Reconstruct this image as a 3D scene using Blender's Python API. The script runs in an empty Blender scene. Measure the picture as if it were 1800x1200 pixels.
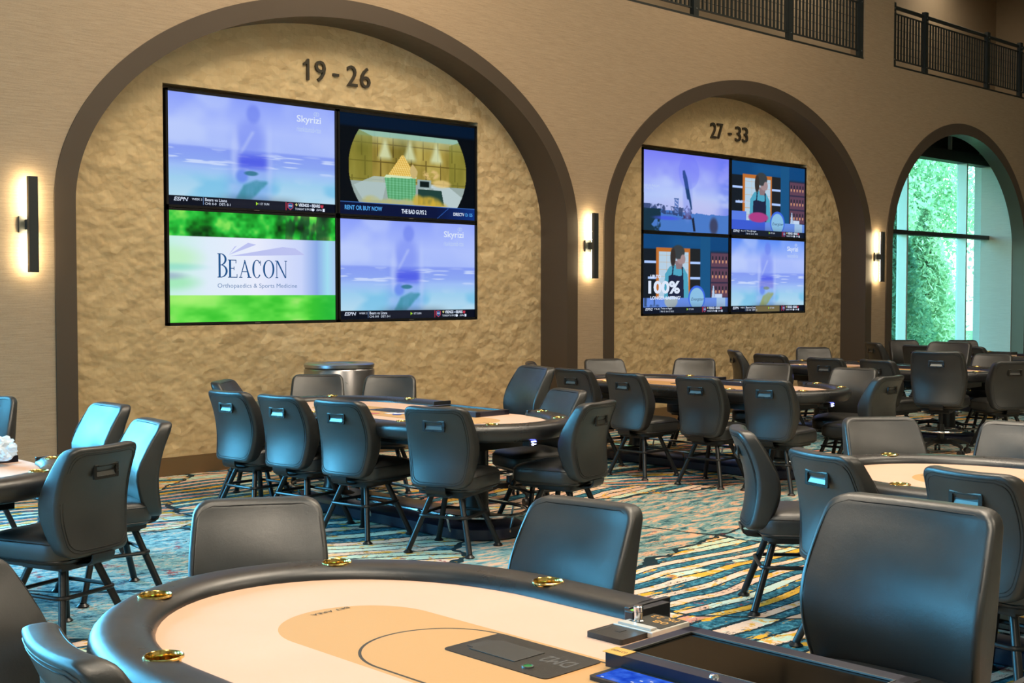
import bpy, bmesh, math, random
import numpy as np
from mathutils import Vector, Matrix
PI = math.pi
D = bpy.data
COL = bpy.context.scene.collection
scene = bpy.context.scene
R = math.radians

# ------------------------------------------------------------------ materials
def lin(c):
    return tuple(((v/12.92) if v <= 0.04045 else ((v+0.055)/1.055)**2.4) for v in c)
def hexc(r, g, b):
    return lin((r/255., g/255., b/255.)) + (1.0,)

class NT:
    def __init__(s, name):
        s.m = D.materials.new(name); s.m.use_nodes = True
        s.t = s.m.node_tree; s.n = s.t.nodes; s.l = s.t.links
        s.n.clear()
        s.out = s.n.new('ShaderNodeOutputMaterial')
    def new(s, t, **k):
        n = s.n.new(t)
        for a, v in k.items():
            if a == 'inp':
                for kk, vv in v.items(): s.set(n, kk, vv)
            else: setattr(n, a, v)
        return n
    def set(s, n, k, v):
        if isinstance(v, bpy.types.NodeSocket): s.l.new(v, n.inputs[k])
        else: n.inputs[k].default_value = v
    def math(s, op, a, b=None, c=None, clamp=False):
        n = s.new('ShaderNodeMath', operation=op, use_clamp=clamp)
        s.set(n, 0, a)
        if b is not None: s.set(n, 1, b)
        if c is not None: s.set(n, 2, c)
        return n.outputs[0]
    def mix(s, f, a, b, mode='MIX'):
        n = s.new('ShaderNodeMix', data_type='RGBA', blend_type=mode)
        s.set(n, 0, f); s.set(n, 6, a); s.set(n, 7, b)
        return n.outputs[2]
    def noise(s, vec, scale, detail=3, rough=.5, dist=0, dim='3D'):
        n = s.new('ShaderNodeTexNoise', noise_dimensions=dim)
        if vec is not None: s.set(n, 'Vector', vec)
        s.set(n, 'Scale', scale); s.set(n, 'Detail', detail); s.set(n, 'Roughness', rough); s.set(n, 'Distortion', dist)
        return n.outputs['Fac']
    def coord(s, kind='Object'):
        return s.new('ShaderNodeTexCoord').outputs[kind]
    def mapping(s, vec, loc=(0,0,0), rot=(0,0,0), scale=(1,1,1)):
        n = s.new('ShaderNodeMapping'); s.set(n, 0, vec)
        n.inputs[1].default_value = loc; n.inputs[2].default_value = rot; n.inputs[3].default_value = scale
        return n.outputs[0]
    def ramp(s, f, stops, interp='LINEAR'):
        n = s.new('ShaderNodeValToRGB'); s.set(n, 0, f)
        r = n.color_ramp; r.interpolation = interp
        while len(r.elements) < len(stops): r.elements.new(0.5)
        for e, (p, c) in zip(r.elements, stops):
            e.position = p; e.color = c if len(c) == 4 else tuple(c)+(1,)
        return n.outputs[0]
    def step(s, f, lo, hi):
        n = s.new('ShaderNodeMapRange', clamp=True); s.set(n, 0, f); s.set(n, 1, lo); s.set(n, 2, hi)
        return n.outputs[0]
    def bsdf(s, **k):
        n = s.new('ShaderNodeBsdfPrincipled')
        for kk, v in k.items():
            s.set(n, kk.replace('_', ' '), v)
        s.l.new(n.outputs[0], s.out.inputs[0])
        return n
    def bump(s, h, strength=.3, dist=.01):
        n = s.new('ShaderNodeBump'); s.set(n, 'Height', h); s.set(n, 'Strength', strength); s.set(n, 'Distance', dist)
        return n.outputs[0]

def plain(name, c, rough=.5, metal=0., spec=.5, bumpy=0, bscale=200):
    t = NT(name)
    b = t.bsdf(Base_Color=c if len(c) == 4 else tuple(c)+(1,), Roughness=rough, Metallic=metal)
    b.inputs['Specular IOR Level'].default_value = spec
    v = t.coord()
    n = t.noise(v, bscale, 2)
    if bumpy:
        t.set(b, 'Normal', t.bump(n, bumpy, .002))
    rr = t.math('MULTIPLY_ADD', t.noise(v, 14, 3), .12, rough-.06)
    t.set(b, 'Roughness', rr)
    return t.m
def emis(name, c, strength=1.):
    t = NT(name)
    e = t.new('ShaderNodeEmission'); t.set(e, 0, c if len(c) == 4 else tuple(c)+(1,)); t.set(e, 1, strength)
    t.l.new(e.outputs[0], t.out.inputs[0])
    return t.m

def leather(name, c, rough=.36, wr=1.0):
    t = NT(name); v = t.coord()
    big = t.noise(v, 5, 4, .55)
    col = t.mix(t.step(big, .35, .7), tuple(x*.8 for x in c)+(1,), tuple(min(1, x*1.25) for x in c)+(1,))
    b = t.bsdf(Base_Color=col)
    vor = t.new('ShaderNodeTexVoronoi', feature='DISTANCE_TO_EDGE'); t.set(vor, 'Vector', v); t.set(vor, 'Scale', 420)
    h1 = t.math('MULTIPLY', t.step(vor.outputs[0], 0, .12), .35)
    h2 = t.math('MULTIPLY', t.noise(v, 9, 5, .6, .8), 2.6*wr)
    h3 = t.noise(v, 55, 4, .6, 1.5)
    h = t.math('ADD', t.math('ADD', h1, h2), t.math('MULTIPLY', h3, wr))
    t.set(b, 'Normal', t.bump(h, .16, .003))
    t.set(b, 'Roughness', t.math('MULTIPLY_ADD', t.noise(v, 7, 4), .2, rough-.1))
    b.inputs['Specular IOR Level'].default_value = .72
    return t.m

M = {}
M['leather'] = leather('black_leather', (.020, .0203, .0195), .37)
M['rail'] = leather('rail_vinyl', (.015, .0155, .017), .30, .14)
M['piping'] = plain('black_piping', (.008, .008, .008), .45)
M['black_metal'] = plain('black_metal', (.014, .015, .016), .33, .3)
M['dark_plastic'] = plain('dark_plastic', (.012, .013, .015), .35)
M['navy_body'] = plain('navy_body', (.012, .014, .028), .3)
M['chrome'] = plain('chrome', (.75, .76, .78), .16, 1.)
M['steel'] = plain('brushed_steel', (.42, .43, .45), .32, 1.)
M['brass'] = None
M['handle_dark'] = plain('handle_black', (.02, .018, .016), .28, .4)
M['handle_steel'] = plain('handle_steel', (.16, .16, .15), .42, .9)
M['bronze'] = plain('bronze_trim', hexc(80, 69, 58), .38, .25, .5, .12, 120)
M['base_brown'] = plain('baseboard_brown', hexc(98, 76, 48), .5)
M['tv_black'] = plain('tv_bezel', (.006, .006, .007), .3)
M['text_bronze'] = plain('bronze_numbers', hexc(78, 72, 62), .4, .6)
M['rail_iron'] = plain('balcony_iron', (.012, .017, .016), .5, .2)
M['mullion'] = plain('aluminium_mullion', hexc(176, 192, 190), .4, .3)
M['mullion_dark'] = plain('dark_soffit', (.012, .014, .013), .6)
M['sconce'] = plain('sconce_body', (.02, .024, .024), .4)
M['sconce_light'] = emis('sconce_light', (1., .80, .48), 60.)
M['led'] = emis('usb_led', (.10, .12, 1.), 40.)
M['led_white'] = emis('usb_icon', (.55, .6, 1.), 8.)
M['green_led'] = emis('green_led', (.3, 1., .1), 1.6)
M['white'] = emis('screen_white', (.72, .80, .95), 1.)
M['white_dim'] = emis('screen_white_dim', (.50, .62, .88), 1.)
M['scr_blue'] = emis('screen_blue_text', hexc(84, 168, 238), 1.)
M['scr_navy'] = emis('screen_navy_text', hexc(34, 84, 138), 1.)
M['scr_steelblue'] = emis('screen_steel_text', hexc(104, 134, 178), 1.)
M['scr_lav'] = emis('screen_lavender', hexc(188, 194, 240), 1.)
M['scr_red'] = emis('screen_red', hexc(190, 60, 80), 1.)
M['scr_green'] = emis('screen_lime', hexc(170, 226, 60), 1.)
M['scr_yellow'] = emis('screen_yellow', hexc(200, 200, 140), 1.)
M['scr_dark'] = emis('screen_ink', hexc(40, 50, 80), 1.)
M['gold_text'] = plain('gold_label', hexc(224, 170, 84), .4, .2)
M['label_ink'] = plain('label_ink', (.02, .02, .015), .6)
M['ink'] = plain('felt_ink', hexc(62, 50, 32), .8)
M['acrylic'] = plain('frosted_acrylic', hexc(200, 196, 188), .2)
M['card_white'] = plain('card_white', (.8, .78, .78), .4)
M['card_red'] = plain('card_red', (.5, .06, .07), .4)
M['card_blue'] = plain('card_blue', (.05, .08, .35), .4)
M['green_button'] = plain('green_button', hexc(10, 120, 60), .3)
M['plate'] = plain('shuffler_black', (.017, .016, .014), .38, 0, .5, .2, 300)
M['plate_lid'] = plain('shuffler_lid', (.038, .036, .032), .45, .2)
M['mark_grey'] = plain('grey_mark', (.075, .072, .068), .45)
M['bin_steel'] = plain('bin_steel', (.34, .33, .34), .30, 1.)

t = NT('brass_cup'); v = t.coord()
st = t.noise(t.mapping(v, scale=(60, 60, .5)), 1.6, 2)
b = t.bsdf(Base_Color=t.ramp(st, [(.3, (.45, .25, .05, 1)), (.6, (.95, .66, .22, 1))]), Metallic=1., Roughness=.18)
M['brass'] = t.m

t = NT('felt_pink'); v = t.coord()
n1 = t.noise(v, 500, 2); n2 = t.noise(v, 2.5, 4)
base = t.mix(t.step(n2, .3, .75), hexc(211, 172, 147), hexc(206, 166, 140))
sep = t.new('ShaderNodeSeparateXYZ'); t.set(sep, 0, v)
# printed tan stadium: segment from (0,-ys) to (0,ys), radius rs ; ring line
def sdf(hx, ys, r):
    dy = t.math('MAXIMUM', t.math('SUBTRACT', t.math('ABSOLUTE', sep.outputs[1]), ys), 0)
    dx = t.math('MAXIMUM', t.math('SUBTRACT', t.math('ABSOLUTE', sep.outputs[0]), hx), 0)
    d = t.math('SQRT', t.math('ADD', t.math('MULTIPLY', dx, dx), t.math('MULTIPLY', dy, dy)))
    return t.math('SUBTRACT', d, r)
s1 = sdf(0, .72, .222)
c1 = t.mix(t.math('LESS_THAN', s1, 0), base, hexc(190, 144, 90))
s2 = sdf(.0, .40, .205)
c2 = t.mix(t.math('LESS_THAN', t.math('ABSOLUTE', s2), .004), c1, hexc(60, 48, 30))
b = t.bsdf(Base_Color=c2, Roughness=.85)
t.set(b, 'Normal', t.bump(n1, .25, .001))
M['felt'] = t.m

# painted wall: fine horizontal woven vinyl
def weave(name, ca, cb):
    t = NT(name); v = t.coord()
    n = t.noise(t.mapping(v, scale=(5, 5, 110)), 1.0, 5, .65)
    n2 = t.noise(t.mapping(v, scale=(90, 90, 160)), 1.0, 3, .6)
    n3 = t.noise(v, .7, 3)
    f = t.math('MULTIPLY_ADD', n, .7, t.math('MULTIPLY', n2, .3))
    col = t.mix(t.step(f, .3, .7), ca, cb)
    col = t.mix(t.math('MULTIPLY', n3, .12), col, ca)
    b = t.bsdf(Base_Color=col, Roughness=.62)
    b.inputs['Specular IOR Level'].default_value = .35
    t.set(b, 'Normal', t.bump(f, .35, .004))
    return t.m
M['wall'] = weave('woven_wallcovering', hexc(138, 119, 96), hexc(168, 148, 122))
M['alcove'] = weave('alcove_wallcovering', hexc(160, 160, 150), hexc(178, 178, 168))

# recess wallpaper: overlapping leaf / facet relief
t = NT('faceted_wallcovering'); v = t.coord()
sx = t.new('ShaderNodeSeparateXYZ'); t.set(sx, 0, v)
cb = t.new('ShaderNodeCombineXYZ'); t.set(cb, 0, sx.outputs[0]); t.set(cb, 1, sx.outputs[2])
wv = t.new('ShaderNodeVectorMath', operation='ADD')
nz = t.new('ShaderNodeTexNoise'); t.set(nz, 'Vector', cb.outputs[0]); t.set(nz, 'Scale', 7.); t.set(nz, 'Detail', 2.)
sc = t.new('ShaderNodeVectorMath', operation='SCALE'); t.set(sc, 0, nz.outputs['Color']); t.set(sc, 'Scale', .10)
t.set(wv, 0, cb.outputs[0]); t.set(wv, 1, sc.outputs[0])
mp = t.mapping(wv.outputs[0], rot=(0, 0, R(18)), scale=(9, 19, 1))
vo = t.new('ShaderNodeTexVoronoi', feature='F1', voronoi_dimensions='2D'); t.set(vo, 'Vector', mp); t.set(vo, 'Scale', 1.)
vo2 = t.new('ShaderNodeTexVoronoi', feature='DISTANCE_TO_EDGE', voronoi_dimensions='2D'); t.set(vo2, 'Vector', mp); t.set(vo2, 'Scale', 1.)
sc2 = t.new('ShaderNodeSeparateColor'); t.set(sc2, 0, vo.outputs['Color'])
rnd = sc2.outputs[0]
ps = t.new('ShaderNodeSeparateXYZ'); t.set(ps, 0, vo.outputs['Position'])
mpS = t.new('ShaderNodeSeparateXYZ'); t.set(mpS, 0, mp)
tilt = t.math('SUBTRACT', mpS.outputs[1], ps.outputs[1])
fold = t.math('MULTIPLY_ADD', t.math('SUBTRACT', mpS.outputs[0], ps.outputs[0]), t.math('SUBTRACT', rnd, .5), tilt)
strk = t.noise(t.mapping(cb.outputs[0], scale=(60, 8, 1)), 1., 3)
f = t.math('MULTIPLY_ADD', rnd, .55, t.math('MULTIPLY', strk, .45))
col = t.mix(t.step(f, .15, .85), hexc(208, 181, 136), hexc(222, 196, 150))
b = t.bsdf(Base_Color=col, Roughness=.45)
t.set(b, 'Normal', t.bump(fold, .80, .024))
M['recess'] = t.m

# carpet
t = NT('casino_carpet'); v = t.coord()
sep = t.new('ShaderNodeSeparateXYZ'); t.set(sep, 0, v)
xy = t.new('ShaderNodeCombineXYZ'); t.set(xy, 0, sep.outputs[0]); t.set(xy, 1, sep.outputs[1])
P = xy.outputs[0]
def warp(vec, scale, amp, det=2):
    n = t.new('ShaderNodeTexNoise', noise_dimensions='2D'); t.set(n, 'Vector', vec); t.set(n, 'Scale', scale); t.set(n, 'Detail', det)
    a = t.new('ShaderNodeVectorMath', operation='SUBTRACT'); t.set(a, 0, n.outputs['Color']); a.inputs[1].default_value = (.5, .5, .5)
    s_ = t.new('ShaderNodeVectorMath', operation='SCALE'); t.set(s_, 0, a.outputs[0]); t.set(s_, 'Scale', amp)
    q = t.new('ShaderNodeVectorMath', operation='ADD'); t.set(q, 0, vec); t.set(q, 1, s_.outputs[0])
    return q.outputs[0]
PW = warp(P, .9, .22)
reg = t.new('ShaderNodeTexVoronoi', voronoi_dimensions='2D'); t.set(reg, 'Vector', t.mapping(warp(P, 2.2, .35, 3), loc=(3.3, 1.7, 0))); t.set(reg, 'Scale', .62)
rc = t.new('ShaderNodeSeparateColor'); t.set(rc, 0, reg.outputs['Color'])
rege = t.new('ShaderNodeTexVoronoi', voronoi_dimensions='2D', feature='DISTANCE_TO_EDGE'); t.set(rege, 'Vector', t.mapping(warp(P, 2.2, .35, 3), loc=(3.3, 1.7, 0))); t.set(rege, 'Scale', .62)
ang = t.math('MULTIPLY_ADD', t.math('SUBTRACT', rc.outputs[0], .5), .75, R(-14))
vr = t.new('ShaderNodeVectorRotate', rotation_type='Z_AXIS'); t.set(vr, 'Vector', PW); t.set(vr, 'Angle', t.math('MULTIPLY', ang, -1))
rs = t.new('ShaderNodeSeparateXYZ'); t.set(rs, 0, vr.outputs[0])
per = t.math('MULTIPLY_ADD', rc.outputs[1], 7.0, 8.0)
sv = t.math('MULTIPLY', rs.outputs[1], per)
fr = t.math('FRACT', sv); band = t.math('FLOOR', sv)
along = t.math('FLOOR', t.math('MULTIPLY_ADD', t.noise(P, 1.6, 2), 3.0, t.math('MULTIPLY', rs.outputs[0], .7)))
wn = t.new('ShaderNodeTexWhiteNoise', noise_dimensions='2D')
cc = t.new('ShaderNodeCombineXYZ'); t.set(cc, 0, band); t.set(cc, 1, along); t.set(wn, 'Vector', cc.outputs[0])
par = t.math('FRACT', t.math('MULTIPLY', band, .5))   # 0 or .5
mot = t.noise(t.mapping(P, scale=(1, 1, 1)), 22, 5, .7)
mot2 = t.noise(vr.outputs[0], 9, 5, .75, .5)
lightc = t.ramp(wn.outputs[0], [(0, hexc(232, 200, 176)), (.3, hexc(196, 218, 196)), (.5, hexc(226, 184, 160)), (.68, hexc(226, 172, 62)), (.8, hexc(214, 146, 128)), (.9, hexc(206, 222, 206))], 'CONSTANT')
teal = t.ramp(mot, [(.36, hexc(20, 52, 66)), (.52, hexc(48, 112, 132)), (.66, hexc(110, 172, 182))])
isteal = t.math('GREATER_THAN', par, .25)
isteal = t.math('MULTIPLY', isteal, t.math('LESS_THAN', t.math('MODULO', t.math('ADD', wn.outputs[0], .37), 1.), .62))
lc2 = t.mix(t.step(mot2, .56, .60), lightc, hexc(224, 170, 70))
lc2 = t.mix(t.step(mot2, .40, .36), lc2, hexc(206, 222, 200))
stripes = t.mix(isteal, lc2, teal)
edge = t.math('LESS_THAN', t.math('MINIMUM', fr, t.math('SUBTRACT', 1, fr)), t.math('MULTIPLY_ADD', t.noise(P, 30, 2), .20, -.01))
stripes = t.mix(edge, stripes, hexc(26, 46, 52))
# plain mottled patches
brush = t.noise(t.mapping(vr.outputs[0], scale=(3, 9, 1)), 1.6, 6, .7, .6)
patchA = t.ramp(brush, [(.38, hexc(40, 84, 96)), (.46, hexc(112, 152, 154)), (.52, hexc(140, 168, 162)), (.55, hexc(214, 170, 140)), (.66, hexc(222, 178, 146)), (.70, hexc(150, 96, 62))])
patchB = t.ramp(t.math('MULTIPLY_ADD', mot, .45, t.math('MULTIPLY', brush, .55)), [(.38, hexc(28, 52, 64)), (.44, hexc(74, 126, 142)), (.50, hexc(124, 172, 180)), (.54, hexc(140, 186, 188)), (.57, hexc(222, 184, 158)), (.62, hexc(96, 140, 150))])
patchC = t.ramp(brush, [(.34, hexc(70, 120, 132)), (.42, hexc(176, 210, 200)), (.5, hexc(206, 220, 200)), (.57, hexc(226, 190, 164)), (.66, hexc(220, 172, 84)), (.72, hexc(150, 80, 70))])
pn = rc.outputs[2]
patch = t.mix(t.math('GREATER_THAN', pn, .80), patchB, patchA)
patch = t.mix(t.math('GREATER_THAN', pn, .965), patch, patchC)
isp = t.math('GREATER_THAN', pn, .62)
body = t.mix(isp, stripes, patch)
body = t.mix(t.math('LESS_THAN', rege.outputs[0], .012), body, hexc(26, 46, 52))
# scribbles and maroon flecks
scr = t.noise(t.mapping(PW, rot=(0, 0, .7), scale=(1, 6, 1)), 1.3, 5, .7)
thin = t.math('LESS_THAN', t.math('ABSOLUTE', t.math('SUBTRACT', scr, .5)), .006)
body = t.mix(t.math('MULTIPLY', thin, t.math('GREATER_THAN', t.noise(P, 1.2, 2), .48)), body, hexc(30, 50, 58))
red = t.math('MULTIPLY', t.step(t.noise(PW, 6.5, 5, .75), .60, .64), t.step(t.noise(P, 1.1, 2), .45, .55))
body = t.mix(t.math('MULTIPLY', red, .85), body, hexc(150, 52, 58))
ylw = t.math('MULTIPLY', t.step(t.noise(t.mapping(vr.outputs[0], loc=(5, 3, 0), scale=(1.2, 5, 1)), 2.2, 4, .7), .60, .62), t.math('LESS_THAN', isp, .5))
body = t.mix(ylw, body, hexc(230, 172, 52))
# pile
pile = t.noise(P, 260, 2, .6)
body = t.mix(t.math('MULTIPLY', t.step(pile, .35, .7), .20), body, (.03, .04, .045, 1))
b = t.bsdf(Base_Color=body, Roughness=.95)
b.inputs['Specular IOR Level'].default_value = .1
t.set(b, 'Normal', t.bump(pile, .5, .006))
M['carpet'] = t.m

def tri_glass():
    t = NT('window_glass')
    tr = t.new('ShaderNodeBsdfTransparent'); tr.inputs[0].default_value = (.62, .90, .86, 1)
    gl = t.new('ShaderNodeBsdfGlossy'); gl.inputs['Roughness'].default_value = .02
    fz = t.new('ShaderNodeFresnel'); fz.inputs[0].default_value = 1.35
    mx = t.new('ShaderNodeMixShader'); t.l.new(fz.outputs[0], mx.inputs[0]); t.l.new(tr.outputs[0], mx.inputs[1]); t.l.new(gl.outputs[0], mx.inputs[2])
    t.l.new(mx.outputs[0], t.out.inputs[0])
    return t.m
M['glass'] = tri_glass()
def tint_glass(name, tint, rough=.04, fac=1.0):
    t = NT(name)
    tr = t.new('ShaderNodeBsdfTransparent'); tr.inputs[0].default_value = tint+(1,)
    gl = t.new('ShaderNodeBsdfGlossy'); gl.inputs['Roughness'].default_value = rough
    fz = t.new('ShaderNodeFresnel'); fz.inputs[0].default_value = 1.5
    mx = t.new('ShaderNodeMixShader'); t.l.new(fz.outputs[0], mx.inputs[0]); t.l.new(tr.outputs[0], mx.inputs[1]); t.l.new(gl.outputs[0], mx.inputs[2])
    t.l.new(mx.outputs[0], t.out.inputs[0])
    return t.m
M['smoke'] = tint_glass('smoked_lid', (.10, .10, .09), .08)
M['clear'] = tint_glass('clear_film', (.86, .9, .92), .12)

def leafmat(name, a, b_):
    t = NT(name)
    oi = t.noise(t.coord(), 1.7, 4)
    col = t.ramp(oi, [(.3, a), (.7, b_)])
    d = t.new('ShaderNodeBsdfDiffuse'); t.set(d, 0, col)
    tl = t.new('ShaderNodeBsdfTranslucent'); t.set(tl, 0, col)
    mx = t.new('ShaderNodeMixShader'); mx.inputs[0].default_value = .45
    t.l.new(d.outputs[0], mx.inputs[1]); t.l.new(tl.outputs[0], mx.inputs[2]); t.l.new(mx.outputs[0], t.out.inputs[0])
    return t.m
M['needle'] = leafmat('needle_foliage', (.15, .34, .20, 1), (.28, .50, .32, 1))
M['leaf'] = leafmat('broad_foliage', (.32, .54, .32, 1), (.58, .74, .52, 1))
M['bark'] = plain('bark', (.10, .075, .05), .9, 0, .2, .5, 20)
M['grass'] = plain('lawn', (.08, .16, .05), .9, 0, .2, .5, 60)

# ------------------------------------------------------------------ mesh helpers
class MB:
    def __init__(s): s.v = []; s.f = []; s.mi = []; s.cur = 0
    def add(s, vs, fs):
        o = len(s.v); s.v += [tuple(p) for p in vs]
        for f in fs: s.f.append(tuple(i+o for i in f)); s.mi.append(s.cur)
        return s
    def box(s, x0, x1, y0, y1, z0, z1):
        vs = [(x, y, z) for z in (z0, z1) for y in (y0, y1) for x in (x0, x1)]
        return s.add(vs, [(0, 2, 3, 1), (4, 5, 7, 6), (0, 1, 5, 4), (2, 6, 7, 3), (0, 4, 6, 2), (1, 3, 7, 5)])
    def tube(s, pts, r, n=10, closed=False, caps=True, r2=None):
        pts = [Vector(p) for p in pts]; N = len(pts); rings = []
        prev = None
        for i, p in enumerate(pts):
            if closed: d = pts[(i+1) % N]-pts[i-1]
            else: d = pts[min(i+1, N-1)]-pts[max(i-1, 0)]
            d.normalize()
            if prev is None:
                a = Vector((0, 0, 1)) if abs(d.z) < .9 else Vector((1, 0, 0))
                u = d.cross(a).normalized()
            else:
                u = (prev - d*prev.dot(d)).normalized()
            prev = u; w = d.cross(u)
            rr = r if r2 is None else r+(r2-r)*i/(N-1)
            rings.append([p+u*rr*math.cos(2*PI*k/n)+w*rr*math.sin(2*PI*k/n) for k in range(n)])
        vs = [q for rg in rings for q in rg]; fs = []
        for i in range(N if closed else N-1):
            j = (i+1) % N
            for k in range(n):
                fs.append((i*n+k, i*n+(k+1) % n, j*n+(k+1) % n, j*n+k))
        if caps and not closed:
            fs.append(tuple(range(n-1, -1, -1))); fs.append(tuple((N-1)*n+k for k in range(n)))
        return s.add(vs, fs)
    def loft(s, loops, cap0=True, cap1=True):
        n = len(loops[0]); vs = [q for lp in loops for q in lp]; fs = []
        for i in range(len(loops)-1):
            for k in range(n):
                fs.append((i*n+k, i*n+(k+1) % n, (i+1)*n+(k+1) % n, (i+1)*n+k))
        if cap0: fs.append(tuple(range(n-1, -1, -1)))
        if cap1: fs.append(tuple((len(loops)-1)*n+k for k in range(n)))
        return s.add(vs, fs)
    def cyl(s, x, y, z0, z1, r, n=24, r1=None):
        r1 = r if r1 is None else r1
        return s.loft([[(x+r*math.cos(2*PI*k/n), y+r*math.sin(2*PI*k/n), z0) for k in range(n)],
                       [(x+r1*math.cos(2*PI*k/n), y+r1*math.sin(2*PI*k/n), z1) for k in range(n)]])
    def lathe(s, x, y, prof, n=28, cap=False):
        return s.loft([[(x+r*math.cos(2*PI*k/n), y+r*math.sin(2*PI*k/n), z) for k in range(n)] for r, z in prof], cap, cap)
    def build(s, name, mats, parent=None, smooth=True, angle=40, bevel=0):
        me = D.meshes.new(name); me.from_pydata(s.v, [], s.f)
        bm = bmesh.new(); bm.from_mesh(me)
        bmesh.ops.recalc_face_normals(bm, faces=bm.faces)
        if bevel:
            es = [e for e in bm.edges if len(e.link_faces) == 2 and e.calc_face_angle(0) > .6]
            bmesh.ops.bevel(bm, geom=es, offset=bevel, segments=2, affect='EDGES', profile=.6)
        bm.to_mesh(me); bm.free()
        if not isinstance(mats, (list, tuple)): mats = [mats]
        for m in mats: me.materials.append(m)
        if len(mats) > 1 and not bevel:
            me.polygons.foreach_set('material_index', s.mi)
        if smooth:
            me.polygons.foreach_set('use_smooth', [True]*len(me.polygons))
            try: me.set_sharp_from_angle(angle=R(angle))
            except Exception: pass
        o = D.objects.new(name, me); COL.objects.link(o)
        if parent is not None: o.parent = parent
        return o

def tag(o, label=None, cat=None, group=None, kind=None):
    if label: o['label'] = label
    if cat: o['category'] = cat
    if group: o['group'] = group
    if kind: o['kind'] = kind
    return o
def empty(name, loc=(0, 0, 0), rz=0):
    o = D.objects.new(name, None); COL.objects.link(o); o.location = loc; o.rotation_euler = (0, 0, rz)
    o.empty_display_size = .1
    return o
def copy_tree(o, parent=None):
    c = o.copy(); COL.objects.link(c); c.parent = parent
    for ch in list(o.children): copy_tree(ch, c)
    return c
def struct(o): o['kind'] = 'structure'; return o

def rrect(hx, hy, r, n=6, x0=0, y0=0):
    pts = []
    for cx, cy, a0 in ((hx-r, hy-r, 0), (-hx+r, hy-r, 90), (-hx+r, -hy+r, 180), (hx-r, -hy+r, 270)):
        for k in range(n+1):
            a = R(a0+90*k/n); pts.append((x0+cx+r*math.cos(a), y0+cy+r*math.sin(a)))
    return pts

# text: converted to a mesh, fitted to a box width w / height h; lies in local XY, centred/left at origin
def text_mesh(body, name, mat, w=None, h=None, ext=0., align='L', bold=0., shear=0.):
    cu = D.curves.new('tmp_text', 'FONT'); cu.body = body; cu.extrude = ext; cu.offset = bold; cu.shear = shear
    cu.resolution_u = 3
    o = D.objects.new('tmp_text', cu); COL.objects.link(o)
    bpy.context.view_layer.update()
    dg = bpy.context.evaluated_depsgraph_get()
    me = D.meshes.new_from_object(o.evaluated_get(dg))
    D.objects.remove(o); D.curves.remove(cu)
    co = np.empty(len(me.vertices)*3); me.vertices.foreach_get('co', co); co = co.reshape(-1, 3)
    mn, mx = co.min(0), co.max(0)
    sx = w/(mx[0]-mn[0]) if w else None; sy = h/(mx[1]-mn[1]) if h else None
    if sx is None: sx = sy
    if sy is None: sy = sx
    co[:, 0] = (co[:, 0]-mn[0])*sx; co[:, 1] = (co[:, 1]-mn[1])*sy
    if align == 'C': co[:, 0] -= (mx[0]-mn[0])*sx/2; co[:, 1] -= (mx[1]-mn[1])*sy/2
    me.vertices.foreach_set('co', co.ravel()); me.update()
    me.materials.clear(); me.materials.append(mat); me.name = name
    ob = D.objects.new(name, me); COL.objects.link(ob)
    return ob

# ------------------------------------------------------------------ camera (level horizon, eye 1.65 m, wall runs along X at y = 9.84)
cam = D.cameras.new('camera'); co = D.objects.new('camera', cam); COL.objects.link(co)
cam.sensor_width = 36; cam.lens = 44.6; cam.clip_end = 200; cam.clip_start = .05
TH = math.atan(2260/2230.); PT = math.atan(87/2230.)
c_, s_ = math.cos(TH), math.sin(TH)
fl = Vector((c_, s_, 0)); rt = Vector((s_, -c_, 0)); up = Vector((0, 0, 1))
fw = fl*math.cos(PT)-up*math.sin(PT); cu_ = up*math.cos(PT)+fl*math.sin(PT)
m4 = Matrix((rt, cu_, -fw)).transposed().to_4x4(); m4.translation = Vector((0, 0, 1.65))
co.matrix_world = m4
scene.camera = co

# ------------------------------------------------------------------ setting
YF, YR = 9.84, 10.24
XL, XR, YB, ZC = -9.0, 27.0, -6.0, 8.2
SPR, RISE = 2.38, 2.06
struct(MB().box(XL, XR, YB, 10.75, -.1, 0).build('floor', M['carpet'], smooth=False))
t = NT('ceiling_paint'); t.bsdf(Base_Color=t.mix(t.noise(t.coord(), 3, 3), (.36, .33, .28, 1), (.40, .37, .32, 1)), Roughness=.9); M['ceil'] = t.m
struct(MB().box(XL, XR, YB, 12.7, ZC, ZC+.1).build('ceiling', M['ceil'], smooth=False))
t = NT('plain_wall_paint'); t.bsdf(Base_Color=t.mix(t.noise(t.coord(), 5, 3), hexc(150, 134, 110), hexc(158, 142, 118)), Roughness=.8); M['paint'] = t.m
struct(MB().box(XL-.1, XL, YB, 12.7, 0, ZC).build('wall_left', M['paint'], smooth=False))
struct(MB().box(XL, XR, YB-.1, YB, 0, ZC).build('wall_front', M['paint'], smooth=False))
struct(MB().box(XR, XR+.1, YB, 10.7, 0, 4.72).build('wall_right_lower', M['paint'], smooth=False))
struct(MB().box(XR, XR+.1, YB, 12.7, 4.72, ZC).build('wall_right', M['paint'], smooth=False))

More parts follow.
